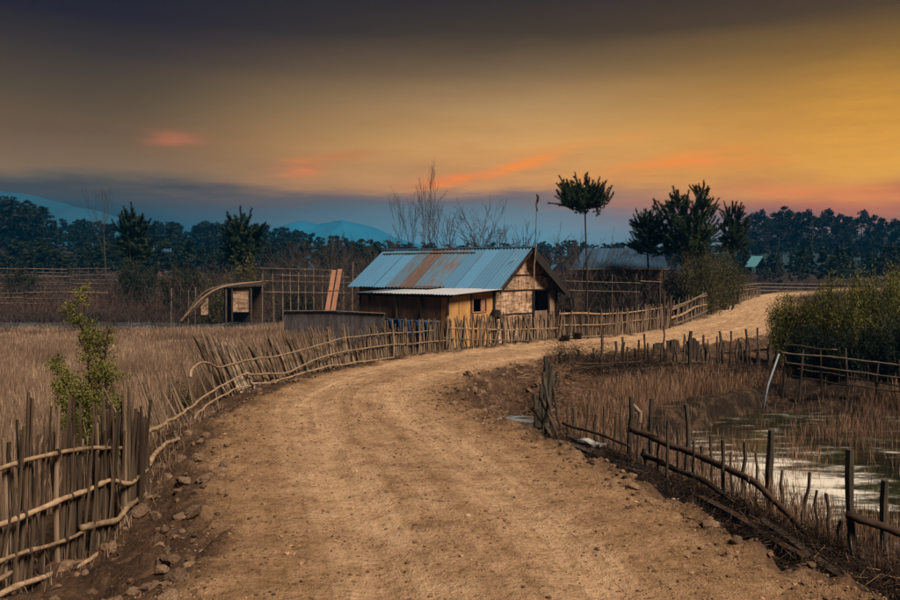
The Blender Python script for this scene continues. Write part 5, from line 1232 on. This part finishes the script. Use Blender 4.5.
# grey board wall in front of the hut, left
gw = empty('board_wall', (*at(335, 330, 30.2)[:2], -.5)); tag(gw, 'low weathered grey board wall left of the hut', 'wall')
pL, pR = at(284, 311, 30.5), at(385, 313, 28.8); nb = 24
for k in range(nb):
    a = pL + (pR - pL) * k / nb; b = pL + (pR - pL) * (k + .94) / nb; zt = a[2] + random.uniform(-.04, .05); off = random.uniform(-.005, .005)
    g0 = H(a[0], a[1]) - .15
    mb = MB(); mb.hexa((a[0], a[1] + off, g0), (b[0], b[1] + off, g0), (b[0], b[1] + off, zt), (a[0], a[1] + off, zt), (0, .025, 0)); mb.build('board', MT['greyboard'], gw)
mb = MB(); mb.tube([pL + [0, -.04, .0], (pL + pR) / 2 + [0, -.04, .04], pR + [0, -.04, -.02]], .03, 6); mb.build('top_rail', MT['rail_dim'], gw)

# leaning planks
for k, (a, b) in enumerate((((327, 311), (334, 270)), ((333, 311), (340, 269)))):
    mb = MB(); A = at(*a, 31.5); B = at(*b, 32.0); w = np.array([.085, 0, 0]); mb.hexa(A - w, A + w, B + w, B - w, (0, .05, 0)); mb.box((A + B) / 2 + np.array([0, -.02, 0]), (.2, .03, .05))
    tag(mb.build('plank', MT['plank']), ['orange plank leaning upright left of the hut, left of the pair', 'orange plank leaning upright left of the hut, right of the pair'][k], 'plank', 'pair of leaning planks')

# bent bamboo poles and small shed at the left
for k, pts in enumerate([[(180, 322), (190, 311), (204, 297), (220, 288), (240, 284), (268, 281)], [(184, 318), (192, 306), (205, 292), (222, 286), (245, 283), (262, 282)], [(182, 321), (200, 304), (212, 291), (230, 286)]]):
    mb = MB(); P = catmull(np.array([at(px, py, 42 + .3 * k) for px, py in pts]), 6); mb.tube(P, np.linspace(.085, .035, len(P)), 7)
    tag(mb.build('bent_pole', MT['rail_dim'] if k else MT['rail'], None, True), ['longest bent bamboo pole arching up to the small shed', 'upper bent bamboo pole arching above the longest one', 'short bent bamboo pole inside the arch'][k], 'pole', 'bent bamboo poles by the small shed')
sh = empty('small_shed', (*at(241, 318, 44)[:2], -.6)); tag(sh, 'small dark shed on posts with a pink woven panel', 'shed')
S = lambda px, py, Y=44: at(px, py, Y)
for c in range(3):
    for r in range(2):
        mb = MB(); x0, x1 = 232 + c * 6.2, 232 + (c + 1) * 6.2 - .25; y0, y1 = 312 - r * 12.5, 312 - (r + 1) * 12.5 + .25
        mb.hexa(S(x0, y0), S(x1, y0), S(x1, y1), S(x0, y1), (0, .04, 0)); mb.build('wall_panel', MT['woven'], sh)
for px in (226, 232, 251, 262, 274):
    mb = MB(); b = S(px, 322, 43.9); mb.tube([(b[0], b[1], -.9), S(px, 288, 43.9)], .06, 6); mb.build('post', MT['post'], sh)
mb = MB(); mb.hexa(S(221, 288, 43.8), S(266, 286, 43.8), S(266, 283, 46), S(222, 285, 46), (0, 0, .1)); mb.build('roof', MT['thatch'], sh)
mb = MB(); mb.hexa(S(224, 322, 46), S(264, 322, 46), S(264, 286, 46), S(224, 286, 46), (0, .05, 0)); mb.build('rear_wall', MT['beam'], sh)
mb = MB(); mb.hexa(S(232, 312, 44.1), S(250.5, 312, 44.1), S(250, 311, 46), S(232, 311, 46), (0, 0, -.05)); mb.build('floor', MT['dark'], sh)
# small woven screen left of it
mb = MB(); mb.hexa(S(201, 315, 45), S(208, 315, 45), S(208, 297, 45), S(201, 297, 45), (0, .05, 0)); tag(mb.build('woven_screen', MT['woven']), 'narrow woven screen under the bent poles', 'screen')

# trellis of thin poles between the shed and the leaning planks
tr = empty('pole_trellis', (*at(300, 310, 40)[:2], -.5)); tag(tr, 'trellis of thin upright and crosswise poles behind the grey board wall', 'trellis')
for px in (262, 274, 283, 291, 298, 306, 314, 322, 330, 344, 352): mb = MB(); b = at(px, 312, 40); mb.tube([(b[0], b[1], -.7), at(px + random.uniform(-1.5, 1.5), random.uniform(262, 276), 40)], .028, 5); mb.build('upright', MT['rail_dim'], tr)
for (a, b) in (((256, 268), (334, 270)), ((262, 281), (356, 283)), ((276, 275), (350, 277)), ((262, 292), (350, 293))): rail([at(*a, 39.9), (at(*a, 39.9) + at(*b, 39.9)) / 2, at(*b, 39.9)], .026, 'rail_dim', tr)
# long rail fences across the far left fields
for k, (Y, py, x0, x1, l) in enumerate([(58, 298, -20, 108, 'nearest rail fence across the far left field'), (66, 288, -20, 116, 'second rail fence across the far left field'), (78, 280, -20, 118, 'third rail fence across the far left field'), (92, 272, -20, 110, 'farthest rail fence across the far left field')]):
    fe = empty('rail_fence', (*at(45, py, Y)[:2], -.3)); tag(fe, l, 'fence', 'rail fences in the far left fields')
    for q, dz in enumerate((.0, .38, -.38)):
        segs = [x0 + (x1 - x0) * t for t in (0, .34, .67, 1)]
        for s0, s1 in zip(segs[:-1], segs[1:]):
            if random.random() < .3: continue
            rail([at(s0, py + random.uniform(-1, 1), Y) + [0, 0, dz], at(s1, py + random.uniform(-1, 1), Y) + [0, 0, dz]], .045, 'rail' if random.random() < .2 else 'rail_dim', fe, 'rail', 5)
    for px in range(int(x0), int(x1), 9): b = at(px, py, Y); mb = MB(); mb.tube([(b[0], b[1] + .08, H(b[0], b[1]) - .1), (b[0], b[1] + .08, b[2] + .6)], .05, 5); mb.build('post', MT['post'], fe)
for k, px in enumerate((171, 188, 195)):   # lone posts
    b = at(px, 320, 46); mb = MB(); mb.tube([(b[0], b[1], H(b[0], b[1]) - .1), at(px + .5, [288, 290, 287][k], 46)], .045, 6); tag(mb.build('post', MT['rail_dim']), ['lone thin post left of the bent poles', 'thin post at the foot of the bent poles', 'thin post just inside the bent poles'][k], 'post')
# rail fence across the end of the far road
fe = empty('rail_fence', (*at(790, 288, 84)[:2], 0)); tag(fe, 'long rail fence crossing beyond the end of the far road', 'fence')
for py in (284, 287.5, 291): rail([at(742, py - 1, 84), at(790, py, 84), at(850, py + .5, 84), at(920, py + 1, 84)], .06, 'rail_dim', fe)
for px in range(742, 920, 11): b = at(px, 292, 84.1); mb = MB(); mb.tube([(b[0], b[1], H(b[0], b[1]) - .1), at(px, 282, 84.1)], .06, 5); mb.build('post', MT['post'], fe)
fe = empty('rail_fence', (*at(585, 282, 40)[:2], 0)); tag(fe, 'thin rail fence in the brush right of the hut', 'fence')
for a, b in (((560, 281), (640, 283)), ((556, 290), (640, 292)), ((640, 281), (662, 282))): rail([at(*a, 39), (at(*a, 39) + at(*b, 39)) / 2, at(*b, 39)], .026, 'rail_dim', fe)
for px in (562, 586, 612, 636, 660): b = at(px, 300, 39.1); mb = MB(); mb.tube([(b[0], b[1], H(b[0], b[1]) - .1), at(px, 274, 39.1)], .035, 5); mb.build('post', MT['post'], fe)

# building with the long dull blue roof
fb_ = empty('long_barn', (*at(620, 295, 48)[:2], -.3)); tag(fb_, 'long low barn with a dull blue roof behind the brush', 'barn')
def quadslab(name, pts, th, m, parent):
    mb = MB(); mb.hexa(*pts, th); return mb.build(name, MT[m], parent)
nsh = 9
for k in range(nsh):
    x0 = 571 + (668 - 571) * k / nsh; x1 = 571 + (668 - 571) * (k + 1) / nsh - .2; u0 = 584 + (662 - 584) * k / nsh; u1 = 584 + (662 - 584) * (k + 1) / nsh - .2
    quadslab('roof_sheet', (at(x0, 268.5, 47), at(x1, 268.5, 47), at(u1, 249, 50), at(u0, 249, 50)), (0, 0, .05), 'roof_far', fb_)
mb = MB(); mb.tube([at(570, 269.5, 46.9), at(620, 269, 46.9), at(669, 269.5, 46.9)], .05, 5); mb.build('eave_pole', MT['rail_dim'], fb_)
for k in range(12):
    x0 = 576 + 88 * k / 12; x1 = 576 + 88 * (k + 1) / 12 - .3
    a = at(x0, 270, 47.8); b = at(x1, 270, 47.8); quadslab('wall_board', ((a[0], a[1], -.5), (b[0], b[1], -.5), b, a), (0, .05, 0), 'mudboard', fb_)
for px in (574, 596, 618, 637, 664): mb = MB(); b = at(px, 300, 47.2); mb.tube([(b[0], b[1], -.5), at(px, 269.5, 47.2)], .07, 6); mb.build('post', MT['rail_dim'] if px == 637 else MT['post'], fb_)
a = at(571, 268.5, 53); quadslab('rear_roof', (at(584, 249, 50) + [0, 0, -.02], at(662, 249, 50) + [0, 0, -.02], at(660, 266, 53), at(586, 266, 53)), (0, 0, .05), 'roof_far', fb_)
# far hut with the teal roof
th_ = empty('far_hut', (*at(753, 270, 118)[:2], 0)); tag(th_, 'tiny far hut with a bright teal roof in front of the wood', 'hut')
A, B, C, D = at(744, 267, 116), at(756, 267, 116), at(763, 257, 119), at(752, 257, 119)
quadslab('roof', (A, B, C, D), (0, 0, .15), 'roof_teal', th_); quadslab('rear_roof', (D, C, at(766, 264, 122), at(758, 264, 122)), (0, 0, .12), 'roof_far', th_)
quadslab('wall', ((A[0] + .3, 117, 0), (B[0] - .2, 117, 0), (B[0] - .2, 117, B[2]), (A[0] + .3, 117, A[2])), (0, 3, 0), 'mudboard', th_)
quadslab('door', ((A[0] + .8, 116.95, 0), (A[0] + 1.5, 116.95, 0), (A[0] + 1.5, 116.95, B[2] - .3), (A[0] + .8, 116.95, B[2] - .3)), (0, .04, 0), 'dark', th_)
# far pale roof at left
mb = MB(); fr_ = empty('far_shed', (*at(163, 250, 120)[:2], 0)); tag(fr_, 'far shed with a pale grey roof among the left trees', 'shed')
quadslab('roof', (at(152, 252, 118), at(172, 252, 118), at(170, 246, 122), at(154, 246, 122)), (0, 0, .12), 'roof_far', fr_)
a = at(154, 252, 119); b = at(170, 252, 119); quadslab('wall', ((a[0], a[1], 0), (b[0], b[1], 0), b, a), (0, 2, 0), 'mudboard', fr_)
# flag pole
fp = empty('flag_pole', (*at(535, 300, 36)[:2], -.3)); tag(fp, 'thin bamboo pole with a small dark prayer flag behind the hut roof', 'flag pole')
b = at(535, 300, 36); mb = MB(); mb.tube([(b[0], b[1], -.5), at(535.5, 240, 36), at(537, 194, 36)], [.022, .016, .010], 5); mb.build('pole', MT['post'], fp)
mb = MB(); P = []; n = 7
for k in range(n):
    y_ = 194 + 17 * k / (n - 1); w = .10 * (1 - .1 * k); c = at(536.5 + .8 * math.sin(k * 1.2), y_, 36); P += [c + [-w * .3, .02 * math.sin(k), 0], c + [w, .05 * math.cos(k * 2), -.03]]
mb.add(P, [[2 * k, 2 * k + 1, 2 * k + 3, 2 * k + 2] for k in range(n - 1)]); fo = mb.build('flag', MT['flag'], fp); md = fo.modifiers.new('thick', 'SOLIDIFY'); md.thickness = .01

# ------------------------------------------------------------------ the air
mb = MB(); mb.box((0, 1240, (HTOP - 8) / 2), (5400, 2800, HTOP + 8)); hz = mb.build('haze', (lambda m: m)(bpy.data.materials.new('haze_air'))); tag(hz, 'pale blue evening haze over the whole valley', 'haze', kind='stuff')
hm = hz.data.materials[0]; hm.use_nodes = True; hn = hm.node_tree.nodes; hn.clear()
ho = hn.new('ShaderNodeOutputMaterial'); hv = hn.new('ShaderNodeVolumePrincipled'); hm.node_tree.links.new(hv.outputs[0], ho.inputs['Volume'])
hv.inputs['Density'].default_value = HAZE; hv.inputs['Color'].default_value = (.02, .42, 1, 1); hv.inputs['Anisotropy'].default_value = 0
